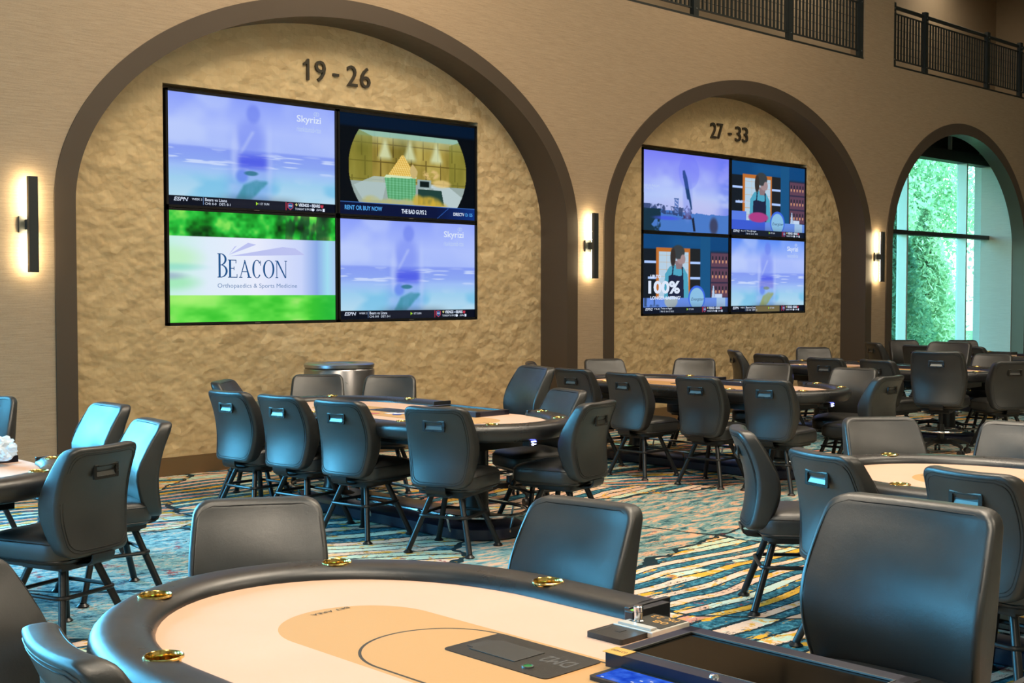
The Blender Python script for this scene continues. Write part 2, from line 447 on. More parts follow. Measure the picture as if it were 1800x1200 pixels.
ARCH = [(-5.57, 2.56), (1.04, 2.56), (7.65, 3.10), (14.26, 3.05), (20.31, 2.56)]     # centre x, outer half width
TW = .178
def arch_pts(cx, hw, rise, n=72, y=YF, z0=0.):
    pts = [(cx-hw, z0)]
    e = 2/1.95
    for i in range(n+1):
        a = PI-PI*i/n; c, s = math.cos(a), math.sin(a)
        pts.append((cx+hw*math.copysign(abs(c)**e, c), SPR+rise*abs(s)**e))
    pts.append((cx+hw, z0))
    return pts
def ngon_wall(name, outer, holes, y0, y1, mat):
    # planar polygon (x,z) with holes -> triangulated, extruded from y0 to y1
    bm = bmesh.new(); es = []
    for lp in [outer]+holes:
        vs = [bm.verts.new((x, y0, z)) for x, z in lp]
        for i in range(len(vs)): es.append(bm.edges.new((vs[i], vs[(i+1) % len(vs)])))
    bmesh.ops.triangle_fill(bm, use_beauty=True, use_dissolve=False, edges=es)
    fs = list(bm.faces)
    r = bmesh.ops.extrude_face_region(bm, geom=fs)
    for v in [g for g in r['geom'] if isinstance(g, bmesh.types.BMVert)]: v.co.y = y1
    bmesh.ops.recalc_face_normals(bm, faces=bm.faces)
    me = D.meshes.new(name); bm.to_mesh(me); bm.free(); me.materials.append(mat)
    o = D.objects.new(name, me); COL.objects.link(o); return o
# front wall: bottom edge dips around each arch (openings reach the floor), balcony openings above z = 5.10
out = [(XL, 0)]
for cx, hw in ARCH: out += arch_pts(cx, hw-.02, RISE-.02)
out += [(XR, 0), (XR, ZC), (XL, ZC)]
bal1 = [(11.33, 5.10), (17.07, 5.10), (17.07, 7.6), (11.33, 7.6)]
bal2 = [(17.93, 5.10), (24.2, 5.10), (24.2, 7.6), (17.93, 7.6)]
struct(ngon_wall('wall_back', out, [bal1, bal2], YF, YF+.24, M['wall']))
# mezzanine behind
struct(MB().box(9, XR, YF+.24, 12.4, 4.72, 5.0).build('trim_1', M['paint'], smooth=False))
struct(MB().box(9, XR, 12.4, 12.5, 5.0, ZC).build('wall_mezzanine', M['paint'], smooth=False))

# arch casings: front band with a lip, and the deep reveal lining
def casing(name, cx, hw, y0, y1):
    o_ = arch_pts(cx, hw, RISE); i_ = arch_pts(cx, hw-TW, RISE-TW)
    mb = MB(); n = len(o_); vs = []
    for (ox, oz), (ix, iz) in zip(o_, i_):
        vs += [(ox, YF+.03, oz), (ox, y0, oz), (ix, y0, iz), (ix, y1, iz), (ox, y1, oz)]
    fs = []
    for i in range(n-1):
        a, b_ = i*5, (i+1)*5
        for k in range(4): fs.append((a+k, a+k+1, b_+k+1, b_+k))
    mb.add(vs, fs)
    return struct(mb.build(name, M['bronze'], angle=30))
casing('trim_2', ARCH[2][0], ARCH[2][1], YF-.018, YR)
casing('trim_3', ARCH[3][0], ARCH[3][1], YF-.018, YR)
casing('trim_4', ARCH[4][0], ARCH[4][1], YF-.018, 10.06)
casing('trim_9', ARCH[0][0], ARCH[0][1], YF-.018, 10.06)
casing('trim_10', ARCH[1][0], ARCH[1][1], YF-.018, 10.06)

# recess back walls with a television niche
TVZ0, TVZ1 = 1.345, 3.505
def recess(name, x0, x1, nx0, nx1):
    ngon = ngon_wall(name, [(x0, 0), (x1, 0), (x1, 4.7), (x0, 4.7)], [[(nx0, TVZ0), (nx1, TVZ0), (nx1, TVZ1), (nx0, TVZ1)]], YR, YR+.16, M['recess'])
    struct(ngon)
recess('wall_recess_1', 4.3, 11.0, 5.75, 9.575)
recess('wall_recess_2', 10.95, 17.6, 12.385, 16.165)
struct(MB().box(5.6, 9.7, YR+.14, YR+.18, 1.2, 3.6).build('trim_5', M['wall'], smooth=False))
struct(MB().box(12.2, 16.3, YR+.14, YR+.18, 1.2, 3.6).build('trim_6', M['wall'], smooth=False))
for i, (x0, x1) in enumerate(((4.72, 10.58), (11.38, 17.14))):
    b = MB(); b.box(x0, x1, YR-.018, YR, 0, .15); b.box(x0, x1, YR-.012, YR, .15, .165)
    struct(b.build('baseboard_recess_%d' % (i+1), M['base_brown'], smooth=False))
b = MB()
for x0, x1 in ((XL, -8.15), (-2.99, -1.54), (3.62, 4.54), (10.76, 11.2), (17.32, 17.74)): b.box(x0, x1, YF-.018, YF, 0, .15)
struct(b.build('baseboard_back', M['base_brown'], smooth=False))

# window alcove
YW = 10.68
struct(MB().box(22.68, 22.78, 10.06, YW+.1, 0, 4.8).build('wall_alcove_right', M['alcove'], smooth=False))
struct(MB().box(17.6, 17.75, 10.06, YW+.1, 0, 4.8).build('wall_alcove_left', M['alcove'], smooth=False))
struct(MB().box(17.6, 22.78, 10.06, YW+.3, 4.6, 4.72).build('trim_7', M['mullion_dark'], smooth=False))
struct(MB().box(17.6, 22.8, YW+.02, YW+.12, 4.12, 4.7).build('trim_8', M['mullion_dark'], smooth=False))
win = empty('window_1', (17.75, 10.5, 0)); struct(win)
fr = MB()
for x in (17.60, 19.63, 21.78): fr.box(x-17.75, x-17.75+.05, 0, .18, 0.0, 3.95)
fr.build('window_frame', [M['mullion']], win, smooth=False)
fr = MB()
fr.box(0, 4.92, -.02, .18, 2.61, 2.68); fr.box(0, 4.93, -.04, .18, 3.94, 4.13); fr.box(0, 4.93, .12, .18, 0, .1)
fr.build('transom', [M['rail_iron']], win, smooth=False)
fr = MB(); fr.box(3.5, 3.54, .04, .1, 4.13, 4.6); fr.build('hanger_bar', M['mullion'], win, smooth=False)
g = MB(); g.add([(0, .15, .1), (4.93, .15, .1), (4.93, .15, 4.0), (0, .15, 4.0)], [(0, 1, 2, 3)]); g.build('window_pane', M['glass'], win, smooth=False)
struct(MB().box(14, 60, YW+.2, 60, -.35, -.25).build('ground', M['grass'], smooth=False))
struct(MB().box(XR, 60, YW-6, YW+.2, -.35, -.25).build('ground_beside', M['grass'], smooth=False))
# the two window arches further left along the same wall
for k, cx in enumerate((-5.57, 1.04)):
    wn_ = empty('window_%d' % (k+2), (cx-2.56, 10.5, 0)); struct(wn_)
    fr = MB()
    for x in (.15, 1.75, 3.35, 4.9): fr.box(x, x+.05, 0, .18, 0, 3.95)
    fr.build('window_frame', M['mullion'], wn_, smooth=False)
    fr = MB(); fr.box(0, 5.12, -.02, .18, 2.61, 2.68); fr.box(0, 5.12, -.04, .18, 3.94, 4.13); fr.build('transom', M['rail_iron'], wn_, smooth=False)
    struct(MB().box(cx-2.62, cx-2.50, 10.06, 10.7, 0, 4.7).build('wall_alcove_%d' % (2*k+1), M['alcove'], smooth=False))
    struct(MB().box(cx+2.50, cx+2.62, 10.06, 10.7, 0, 4.7).build('wall_alcove_%d' % (2*k+2), M['alcove'], smooth=False))
# outer skin keeps daylight out of the room
struct(MB().box(XL-.1, 17.6, 10.7, 10.8, 0, 4.72).build('wall_outer_left', M['paint'], smooth=False))
struct(MB().box(22.78, XR+.1, 10.08, 10.8, 0, 4.72).build('wall_outer_right', M['paint'], smooth=False))
struct(MB().box(XL-.1, XR+.1, 12.6, 12.7, 4.6, ZC+.1).build('wall_mezzanine_outer', M['paint'], smooth=False))
struct(MB().box(XL-.1, XR+.1, 10.8, 12.7, 4.6, 4.72).build('wall_mezzanine_floor', M['paint'], smooth=False))

# ------------------------------------------------------------------ trees outside
def foliage_mesh(name, cs, mat, parent, seed):
    # cs: (N,3) centres, size array
    rng = np.random.default_rng(seed)
    c, sz, elong = cs
    N = len(c)
    a = rng.normal(size=(N, 3)); a /= np.linalg.norm(a, axis=1)[:, None]
    b_ = rng.normal(size=(N, 3)); b_ -= (b_*a).sum(1)[:, None]*a; b_ /= np.linalg.norm(b_, axis=1)[:, None]
    a *= sz[:, None]*elong; b_ *= sz[:, None]
    vs = np.stack([c-a, c+b_*.5, c+a, c-b_*.5], 1).reshape(-1, 3)
    me = D.meshes.new(name); idx = np.arange(N*4).reshape(-1, 4)
    me.from_pydata(vs.tolist(), [], idx.tolist()); me.materials.append(mat)
    o = D.objects.new(name, me); COL.objects.link(o); o.parent = parent
    return o
def conifer(x, y, h, r, label, seed, n=16000, mat='needle'):
    o = empty('conifer_tree', (x, y, -.25)); tag(o, label, 'tree', 'trees outside the arched window')
    MB().tube([(0, 0, 0), (0, 0, h*.5), (0.05, 0, h*.97)], .13, 8, r2=.02).build('trunk', M['bark'], o)
    rng = np.random.default_rng(seed)
    lv = rng.integers(0, 26, n); zf = (lv+rng.uniform(0, .35, n))/26
    ang = rng.integers(0, 9, n)*2*PI/9+lv*1.1+rng.normal(0, .16, n)
    rr = r*(1-zf)**.85*np.sqrt(rng.uniform(0.03, 1, n))
    z = h*(.06+.94*zf)-rr*.28+rng.normal(0, .05, n)
    c = np.stack([rr*np.cos(ang), rr*np.sin(ang), z], 1)
    foliage_mesh('foliage', (c, rng.uniform(.03, .07, n), 1.8), M[mat], o, seed)
def broadleaf(x, y, h, r, label, seed, n=46000):
    o = empty('broadleaf_tree', (x, y, -.25)); tag(o, label, 'tree', 'trees outside the arched window')
    t_ = MB(); rng = np.random.default_rng(seed)
    t_.tube([(0, 0, 0), (.1, 0, h*.35), (0, .1, h*.6)], .16, 8, r2=.08)
    for k in range(7):
        a = k*.9; t_.tube([(.05, 0, h*(.28+.04*k)), (r*.5*math.cos(a), r*.5*math.sin(a), h*(.5+.05*k)), (r*.8*math.cos(a), r*.8*math.sin(a), h*(.62+.05*k))], .05, 6, r2=.015)
    t_.build('trunk', M['bark'], o)
    nb = 70; cen = rng.normal(size=(nb, 3)); cen /= np.linalg.norm(cen, axis=1)[:, None]; cen *= rng.uniform(.3, 1, nb)[:, None]
    cen = cen*np.array([r, r, h*.46])+np.array([0, 0, h*.52])
    k = rng.integers(0, nb, n); p = cen[k]+rng.normal(size=(n, 3))*r*.17
    p[:, 2] = np.maximum(p[:, 2], .2)
    foliage_mesh('foliage', (p, rng.uniform(.05, .10, n), 1.1), M['leaf'], o, seed)
conifer(25.6, 14.2, 4.6, 1.35, 'dense green conifer standing right outside the arched window', 1)
conifer(29.4, 15.2, 4.0, 1.3, 'pale sunlit conifer behind the window, right of the denser one', 2, 13000, 'leaf')
broadleaf(27.5, 18.0, 8.5, 3.0, 'tall light green broadleaf tree rising behind the two conifers', 3)
broadleaf(34.0, 19.5, 9.0, 3.2, 'broadleaf tree seen through the narrow right pane of the window', 4)
broadleaf(31.5, 23.5, 9.5, 3.6, 'farthest broadleaf tree, filling the upper middle of the window', 5)
broadleaf(25.5, 22.5, 9.5, 3.4, 'broadleaf tree seen through the narrow left pane of the window', 6)

# ------------------------------------------------------------------ television pictures
def c255(*a): return np.array(lin(np.array(a, float)/255.), float)
W_, H_ = 300, 170
uu, vv = np.meshgrid((np.arange(W_)+.5)/W_, (np.arange(H_)+.5)/H_)
def vnoise(fx, fy, seed, oct=3):
    out = np.zeros_like(uu); amp = 1; tot = 0
    for o in range(oct):
        rng = np.random.default_rng(seed+o); gx, gy = int(fx*2**o)+3, int(fy*2**o)+3
        g = rng.uniform(size=(gy, gx)); x = uu*fx*2**o; y = vv*fy*2**o
        xi = x.astype(int); yi = y.astype(int); a = x-xi; b = y-yi; a = a*a*(3-2*a); b = b*b*(3-2*b)
        out += amp*((g[yi, xi]*(1-a)+g[yi, xi+1]*a)*(1-b)+(g[yi+1, xi]*(1-a)+g[yi+1, xi+1]*a)*b)
        tot += amp; amp *= .5
    return out/tot
def sm(x, a, b):
    t = np.clip((x-a)/(b-a), 0, 1); return t*t*(3-2*t)
def grad(f, stops):
    f = np.asarray(f); out = np.zeros(f.shape+(3,))
    P = [p for p, _ in stops]; Cs = np.array([np.array(c, float) for _, c in stops])
    for k in range(3): out[..., k] = np.interp(f, P, Cs[:, k])
    return out           # srgb 0-255
def over(img, col, m):
    m = np.clip(m, 0, 1)[..., None]; return img*(1-m)+np.array(col, float)*m
def ell(cx, cy, rx, ry, soft=.08):
    d = np.sqrt(((uu-cx)/rx)**2+((vv-cy)/ry)**2); return 1-sm(d, 1-soft, 1+soft)
def rect(x0, x1, y0, y1, s=.004):
    return sm(uu, x0-s, x0+s)*(1-sm(uu, x1-s, x1+s))*sm(vv, y0-s, y0+s)*(1-sm(vv, y1-s, y1+s))
def poly(pts):
    ins = np.zeros(uu.shape, bool); n = len(pts)
    for i in range(n):
        x0, y0 = pts[i]; x1, y1 = pts[(i+1) % n]
        cnd = ((y0 > vv) != (y1 > vv))
        with np.errstate(divide='ignore', invalid='ignore'):
            xi = (x1-x0)*(vv-y0)/((y1-y0) if y1 != y0 else 1e-9)+x0
        ins ^= cnd & (uu < xi)
    return ins.astype(float)
def blur(img, k):
    for ax in (0, 1):
        a = np.cumsum(np.pad(img, [(k+1, k) if i == ax else (0, 0) for i in range(img.ndim)], mode='edge'), axis=ax)
        img = (np.take(a, range(2*k+1, a.shape[ax]), axis=ax)-np.take(a, range(0, a.shape[ax]-2*k-1), axis=ax))/(2*k+1)
    return img

def pic_beach(var=0):
    top = (140, 160, 250) if not var else (92, 140, 245)
    img = grad(vv, [(.08, (182, 218, 238)), (.25, (158, 206, 238)), (.36, (158, 190, 246)), (.42, (140, 166, 242)), (.53, (134, 156, 242)), (.55, (166, 186, 250)), (.72, (172, 190, 252)), (1, top)])
    cl = vnoise(4, 3, 5); img = over(img, (196, 212, 252), sm(cl, .45, .8)*.6*sm(vv, .5, .6)*(1-uu*.6))
    fm = vnoise(7, 46, 9, 2); img = over(img, (205, 220, 252), sm(fm, .62, .76)*rect(0, 1, .36, .52, .03)*.85)
    dn = vnoise(4, 5, 13); img = over(img, (104, 186, 228), sm(dn, .5, .75)*(1-sm(vv, .2, .36))*.6)
    img = over(img, (206, 226, 244), sm(vnoise(9, 6, 17), .55, .8)*(1-sm(vv, .15, .36))*.55*sm(uu, .5, .6))
    img = over(img, (96, 116, 232), blur(ell(.49, .88, .04, .085, .3), 2)*.5); img = over(img, (112, 130, 240), blur(ell(.47, .66, .085, .16, .4), 3)*.42); img = over(img, (206, 220, 250), blur(poly([(.40, .5), (.42, .5), (.50, .72), (.48, .72)]), 2)*.6)
    img = over(img, (120, 140, 240), blur(ell(.47, .30, .13, .5, .4), 5)*.32)
    img = over(img, (200, 214, 252), blur(ell(.38, .5, .022, .22, .5), 3)*.5)
    img = over(img, (200, 214, 252), blur(ell(.585, .45, .018, .3, .5), 3)*.35)
    img = over(img, (64, 76, 226), blur(rect(.40, .57, .37 if not var else .43, .505, .025)*(.6+.4*vnoise(3, 30, 8, 2)), 4)*.85)
    if var: img = over(img, (120, 120, 215), rect(.38, .57, .33, .43, .02)*.6)
    img = over(img, (96, 128, 235), ell(.42, .30, .035, .06, .4)*.7)
    img = over(img, (40, 110, 130) if not var else (120, 140, 120), ell(.475, .33, .04, .022, .3)*.8)
    tri = blur(poly([(.38, .08), (.47, .08), (.58, .26), (.50, .27), (.43, .22)]), 2)
    img = over(img, (60, 140, 160) if not var else (150, 160, 92), tri*(.55+.4*vnoise(30, 8, 3)))
    foot = vv < .088
    img[foot] = (8, 14, 30)
    img = over(img, (52, 50, 62), rect(.3, .75, 0, .085, .08)*.6)
    if var: img = over(img, (126, 112, 74), rect(.33, .66, 0, .085, .01)*.9)
    return img
def pic_vault():
    img = np.zeros(uu.shape+(3,))+np.array((5, 10, 18)); img = over(img, (3, 22, 46), sm(vv, .86, .9))
    x, y = uu-.50, (vv-.49)/1.0
    inside = (np.abs(x) < .435-.55*y**2)*(np.abs(y) < .365)*1.0
    wood = grad(vnoise(14, 3, 21), [(0, (96, 88, 30)), (.5, (158, 138, 62)), (1, (206, 190, 104))])
    pan = (np.abs(((uu*9+.2*np.floor(vv*5)) % 1)-.5) > .46) | (np.abs(((vv*5.5) % 1)-.5) > .47)
    wood = over(wood, (70, 56, 20), pan*.6)
    wood = over(wood, (196, 208, 170), sm(vv, .66, .84)*.6)
    for lx in (.32, .50, .70): wood = over(wood, (214, 226, 186), blur(poly([(lx, .80), (lx-.05, .58), (lx+.05, .58)]), 4)*.8)
    wood = over(wood, (140, 190, 180), rect(.05, .95, .80, .9, .01)*.8)
    wood = over(wood, (120, 122, 44), poly([(0, 0), (.23, .30), (.23, .80), (.05, .9)])*.55)
    wood = over(wood, (120, 122, 44), poly([(1, 0), (.80, .32), (.80, .78), (1, .9)])*.55)
    fl = over(wood, (152, 168, 164), (vv < .34))
    fl = over(fl, (176, 196, 196), poly([(.1, .3), (.24, .40), (.34, .40), (.3, .16), (.16, .16)])*.8)
    fl = over(fl, (186, 204, 206), poly([(.66, .36), (.80, .34), (.90, .24), (.86, .12), (.74, .12)])*.9)
    fl = over(fl, (32, 64, 58), poly([(.56, .30), (.74, .30), (.76, .14), (.56, .14)]))
    fl = over(fl, (190, 206, 212), poly([(.56, .34), (.64, .36), (.70, .33), (.62, .30)]))
    tr = poly([(.335, .41), (.44, .635), (.455, .635), (.545, .43)])
    gold = over(np.zeros_like(fl)+np.array((214, 172, 74)), (250, 222, 140), (np.abs(((uu*60+vv*20) % 1)-.5) > .3)*.6+(np.abs(((vv*44) % 1)-.5) > .35)*.4)
    fl = fl*(1-tr[..., None])+gold*tr[..., None]
    gr = poly([(.315, .40), (.545, .41), (.54, .17), (.34, .18)])
    fl = over(fl, (84, 158, 106), gr); fl = over(fl, (120, 196, 150), gr*((((uu*40) % 1) < .35)*.5+(((vv*40) % 1) < .3)*.4))
    fl = over(fl, (214, 236, 196), poly([(.31, .395), (.33, .425), (.55, .425), (.548, .405)])*.9)
    fl = over(fl, (200, 176, 116), ell(.53, .48, .028, .075)*poly([(.45, .6), (.5, .6), (.62, .36), (.5, .36)]))
    fl = over(fl, (150, 170, 170), rect(.555, .66, .31, .40)); fl = over(fl, (14, 26, 28), rect(.575, .645, .325, .385))
    fl = over(fl, (216, 184, 120), ell(.66, .46, .06, .05, .3)*sm(vnoise(30, 30, 4), .35, .6)); fl = over(fl, (226, 196, 130), ell(.74, .37, .07, .04, .3)*.8)
    for gx, gy, rr_ in ((.22, .14, .06), (.36, .12, .09), (.48, .13, .07), (.56, .18, .04), (.64, .17, .09), (.70, .12, .08)):
        fl = over(fl, (206, 172, 60) if gx > .5 else (186, 184, 120), ell(gx, gy, rr_, .06, .35)*(.5+.5*vnoise(40, 12, 6)))
    img = np.where(inside[..., None] > 0, fl, img)
    ft = vv < .125
    img[ft] = grad(uu, [(0, (8, 18, 52)), (.7, (10, 20, 60)), (1, (16, 52, 128))])[ft]
    img = over(img, (60, 110, 190), rect(0, 1, .122, .130, .002))
    img = over(img, (40, 84, 160), poly([(.70, .0), (.706, .0), (.80, .12), (.792, .12)]))
    return img
def pic_beacon():
    n = vnoise(14, 9, 31, 3)
    img = grad(n, [(.15, (6, 40, 12)), (.4, (20, 128, 32)), (.6, (40, 190, 60)), (.8, (130, 226, 90))])
    dk = sm(uu, .55, .75)*(1-sm(uu, .93, .99)); img = over(img, (30, 44, 40), dk*.65*sm(vnoise(20, 5, 33), .4, .55))
    low = grad(vnoise(8, 10, 37), [(.2, (60, 196, 50)), (.6, (110, 226, 80)), (.9, (170, 232, 120))])
    low = over(low, (176, 244, 120), (1-sm(uu, .1, .5))*sm(vv, .08, .22)*.8)
    low = over(low, (20, 170, 60), sm(uu, .8, 1)*.6)
    img = np.where((vv < .5)[..., None], low, img)
    band = grad(uu, [(0, (196, 240, 226)), (.22, (222, 236, 250)), (.5, (232, 236, 252)), (.78, (200, 212, 250)), (.88, (140, 170, 230)), (.95, (160, 220, 240)), (1, (170, 200, 240))])
    band = over(band, (190, 240, 190), ell(.0, .58, .16, .1, .6)*.8); band = over(band, (130, 214, 200), ell(.02, .50, .14, .03, .8)*.6)
    band = over(band, (150, 230, 170), ell(.03, .36, .12, .06, .7)*.7)
    band = over(band, (150, 160, 200), ell(0, .42, .08, .03, .8)*.6)
    m = rect(0, 1, .245, .775, .002)
    return img*(1-m[..., None])+band*m[..., None]
def pic_golf():
    img = grad(vv, [(0, (70, 120, 215)), (.22, (80, 132, 220)), (.24, (176, 184, 240)), (.45, (176, 196, 248)), (.7, (150, 160, 248)), (1, (122, 128, 246))])
    img = over(img, (190, 208, 252), sm(vnoise(4, 4, 41), .4, .8)*.7*rect(.1, .75, .4, .8, .2))
    img = over(img, (84, 110, 232), sm(uu, .78, 1.0)*.6*sm(vnoise(5, 7, 43), .25, .6))
    img = over(img, (206, 200, 238), ell(.6, .35, .3, .12, .8)*.4)
    tl = .235+.03*vnoise(26, 1, 44)+.07*sm(uu, .5, 0)*vnoise(10, 1, 45)
    img = over(img, (74, 122, 200), (vv < tl))
    img = over(img, (48, 66, 112), (vv < tl+.06)*(vv > tl-.05)*(uu < .56)*sm(vnoise(30, 14, 46), .3, .5)*.9)
    img = over(img, (24, 52, 70), (uu < .2)*(vv < .28)*sm(vnoise(14, 12, 47), .42, .55)); img = over(img, (70, 90, 230), ell(.27, .17, .13, .025, .6)*.8)
    img = over(img, (20, 30, 60), rect(0, .012, .28, .47))
    img = over(img, (92, 122, 190), rect(.355, .40, .24, .42)*((np.abs(((vv*22+uu*20) % 1)-.5) > .15)|(np.abs(uu-.377) > .017)))
    img = over(img, (70, 100, 160), rect(.35, .405, .415, .43))
    img = over(img, (58, 44, 84), blur(poly([(.44, .17), (.56, .17), (.50, .36)]), 1)*sm(vnoise(40, 30, 48), .3, .45))
    img = over(img, (140, 158, 240), blur(ell(.505, .47, .055, .3, .3), 2)*.6)
    img = over(img, (18, 54, 100), blur(poly([(.445, .79), (.47, .80), (.50, .70), (.515, .60), (.545, .42), (.56, .30), (.545, .30), (.52, .42), (.50, .43), (.485, .52), (.465, .64), (.45, .71)]), 1)*.9)
    img = over(img, (28, 36, 56), blur(poly([(.555, .18), (.58, .2), (.60, .02), (.575, .02)]), 1)); img = over(img, (60, 62, 90), blur(ell(.82, .10, .05, .11, .3), 2)*.9)
    img = over(img, (100, 110, 246), blur(ell(.52, .78, .12, .22, .05), 1)*.25)
    return img
def pic_kitchen(close):
    img = np.zeros(uu.shape+(3,))+np.array((28, 44, 60)); img = over(img, (18, 70, 112), sm(vv, .78, .84)); img = over(img, (32, 96, 136), rect(.3, .72, .84, 1, .1)*.5)
    img = over(img, (24, 30, 36), rect(0, .16, .1, .82)); img = over(img, (206, 110, 44), rect(.15, .54, .2, .84)); img = over(img, (196, 206, 206), rect(.18, .52, .2, .79))
    img = over(img, (222, 150, 84), (np.abs(((uu-.18)*11.2 % 1)-.5) > .475)*rect(.18, .52, .2, .79)*.5+(np.abs(((vv-.2)*11 % 1)-.5) > .46)*rect(.18, .52, .2, .79)*.5)
    img = over(img, (36, 36, 36), rect(.54, .66, .2, .84)); img = over(img, (28, 84, 120), rect(.66, .78, .2, 1.)); 
    img = over(img, (104, 66, 78), rect(.79, 1, .2, .8)); img = over(img, (60, 48, 66), (np.abs(((vv-.2)*5 % 1)-.5) > .43)*rect(.79, 1, .2, .8))
    for r_ in range(3):
        for k in range(5):
            img = over(img, (240, 160, 110), ell(.81+.042*k, .28+.2*r_, .008, .022, .5)); img = over(img, (30, 36, 44), rect(.803+.042*k, .817+.042*k, .30+.2*r_, .35+.2*r_))
    for y in (.44, .64):
        for x0, x1 in ((.02 if y > .5 else .06, .15), (.54, .66)): img = over(img, (190, 204, 236), rect(x0, x1, y, y+.03))
    # cook
    img = over(img, (86, 164, 176), poly([(.24, .18), (.25, .5), (.30, .60), (.38, .63), (.46, .60), (.51, .5), (.53, .15), (.45, .15)]))
    img = over(img, (150, 118, 112), poly([(.36, .68), (.45, .66), (.45, .57), (.38, .57)])); img = over(img, (176, 138, 128), ell(.43, .71, .045, .075, .15))
    img = over(img, (64, 64, 62), ell(.40, .79, .075, .09, .12)); img = over(img, (60, 48, 42), ell(.34, .72, .03, .12, .2)); img = over(img, (176, 138, 128), ell(.455, .70, .028, .06, .15))
    img = over(img, (34, 38, 60), poly([(.28, .12), (.29, .48), (.33, .50), (.42, .48), (.46, .50), (.47, .12)])); img = over(img, (34, 38, 60), poly([(.325, .48), (.34, .48), (.35, .60), (.335, .60)])); img = over(img, (34, 38, 60), poly([(.445, .48), (.46, .48), (.455, .60), (.44, .60)]))
    # counter and drum
    img = over(img, (110, 140, 206), rect(0, 1, .08, .20)); img = over(img, (96, 124, 206), rect(0, .2, .1, .33) if not close else rect(0, .0, 0, 0))
    if not close:
        img = over(img, (66, 92, 190), rect(0, .45, .08, .21)); img = over(img, (186, 62, 120), ell(.36, .26, .13, .07, .15))
    else:
        img = over(img, (176, 176, 166), ell(.32, .16, .075, .09, .1)*(vv < .20)); img = over(img, (206, 216, 230), ell(.32, .20, .075, .015, .2))
        img = over(img, (60, 80, 110), rect(.02, .2, .09, .2)*sm(vnoise(30, 6, 50), .4, .6))
    img = over(img, (64, 104, 206), ell(.62, .20, .10, .16, .05)*(vv > .08)); img = over(img, (150, 190, 206), ell(.62, .19, .085, .14, .05)*(vv > .08))
    img = over(img, (170, 190, 206), rect(.86, .97, .08, .2)); img = over(img, (210, 214, 220), rect(.84, .93, .2, .25)); img = over(img, (190, 200, 210), poly([(.80, .2), (.84, .2), (.825, .36), (.815, .36)]))
    img[vv < .085] = (14, 20, 34)
    img = over(img, (60, 62, 66), rect(.3, 1, 0, .085, .1)*.4)
    return img*np.array([.92, 1., 1.1]).reshape(1, 1, 3)

t = NT('television_picture')
at = t.new('ShaderNodeVertexColor'); at.layer_name = 'picture'
em = t.new('ShaderNodeEmission'); t.l.new(at.outputs[0], em.inputs[0]); em.inputs[1].default_value = 1.0
gl = t.new('ShaderNodeBsdfGlossy'); gl.inputs['Roughness'].default_value = .2; gl.inputs[0].default_value = (.03, .03, .03, 1)
ad = t.new('ShaderNodeAddShader'); t.l.new(em.outputs[0], ad.inputs[0]); t.l.new(gl.outputs[0], ad.inputs[1]); t.l.new(ad.outputs[0], t.out.inputs[0])
M['picture'] = t.m
def screen_mesh(name, w, h, img, parent, y=-.001):
    img = np.clip(img, 0, 255)/255.; li = np.where(img <= .04045, img/12.92, ((img+.055)/1.055)**2.4)
    gx, gy = np.meshgrid(np.linspace(0, w, W_+1), np.linspace(0, h, H_+1))
    vs = np.stack([gx, np.full_like(gx, y), gy], -1).reshape(-1, 3)
    i = np.arange(W_*H_); r_, c = i//W_, i % W_; a = r_*(W_+1)+c
    fs = np.stack([a, a+1, a+W_+2, a+W_+1], 1)
    me = D.meshes.new(name); me.from_pydata(vs.tolist(), [], fs.tolist())
    ca = me.color_attributes.new('picture', 'FLOAT_COLOR', 'POINT')
    pad = np.pad(li, ((0, 1), (0, 1), (0, 0)), mode='edge')
    ca.data.foreach_set('color', np.concatenate([pad, np.ones(pad.shape[:2]+(1,))], -1).astype(np.float32).ravel())
    me.materials.append(M['picture'])
    o = D.objects.new(name, me); COL.objects.link(o); o.parent = parent; return o

TVW, TVH = 1.885, 1.055
def television(x, z, img, label, w=TVW, y=YR+.012):
    o = empty('television', (x, y, z)); tag(o, label, 'television', 'wall televisions')
    b = MB(); bz = .022
    b.box(0, w, .012, .06, 0, TVH)
    for q in ((0, w, 0, bz), (0, w, TVH-bz, TVH), (0, bz, 0, TVH), (w-bz, w, 0, TVH)): b.box(q[0], q[1], -.008, .02, q[2], q[3])
    b.build('casing', M['tv_black'], o, smooth=False)
    s = screen_mesh('screen', w-2*bz, TVH-2*bz, img, o); s.location = (bz, .008, bz)
    MB().box(w/2-.03, w/2+.03, -.010, -.002, .004, .012).build('indicator', M['mark_grey'], o, smooth=False)
    return o, s, w-2*bz, TVH-2*bz
def put(scr, W, H, body, u, v, w, h, mat='white', name='caption', bold=0., shear=0.):
    o = text_mesh(body, name, M[mat], w*W, h*H, bold=bold, shear=shear)
    o.parent = scr; o.location = (u*W, -.004, v*H); o.rotation_euler = (PI/2, 0, 0); return o
def flat(scr, W, H, pts, mat, name='graphic', y=-.003):
    me = MB().add([(u*W, y, v*H) for u, v in pts], [tuple(range(len(pts)))]).build(name, M[mat], scr, smooth=False); return me
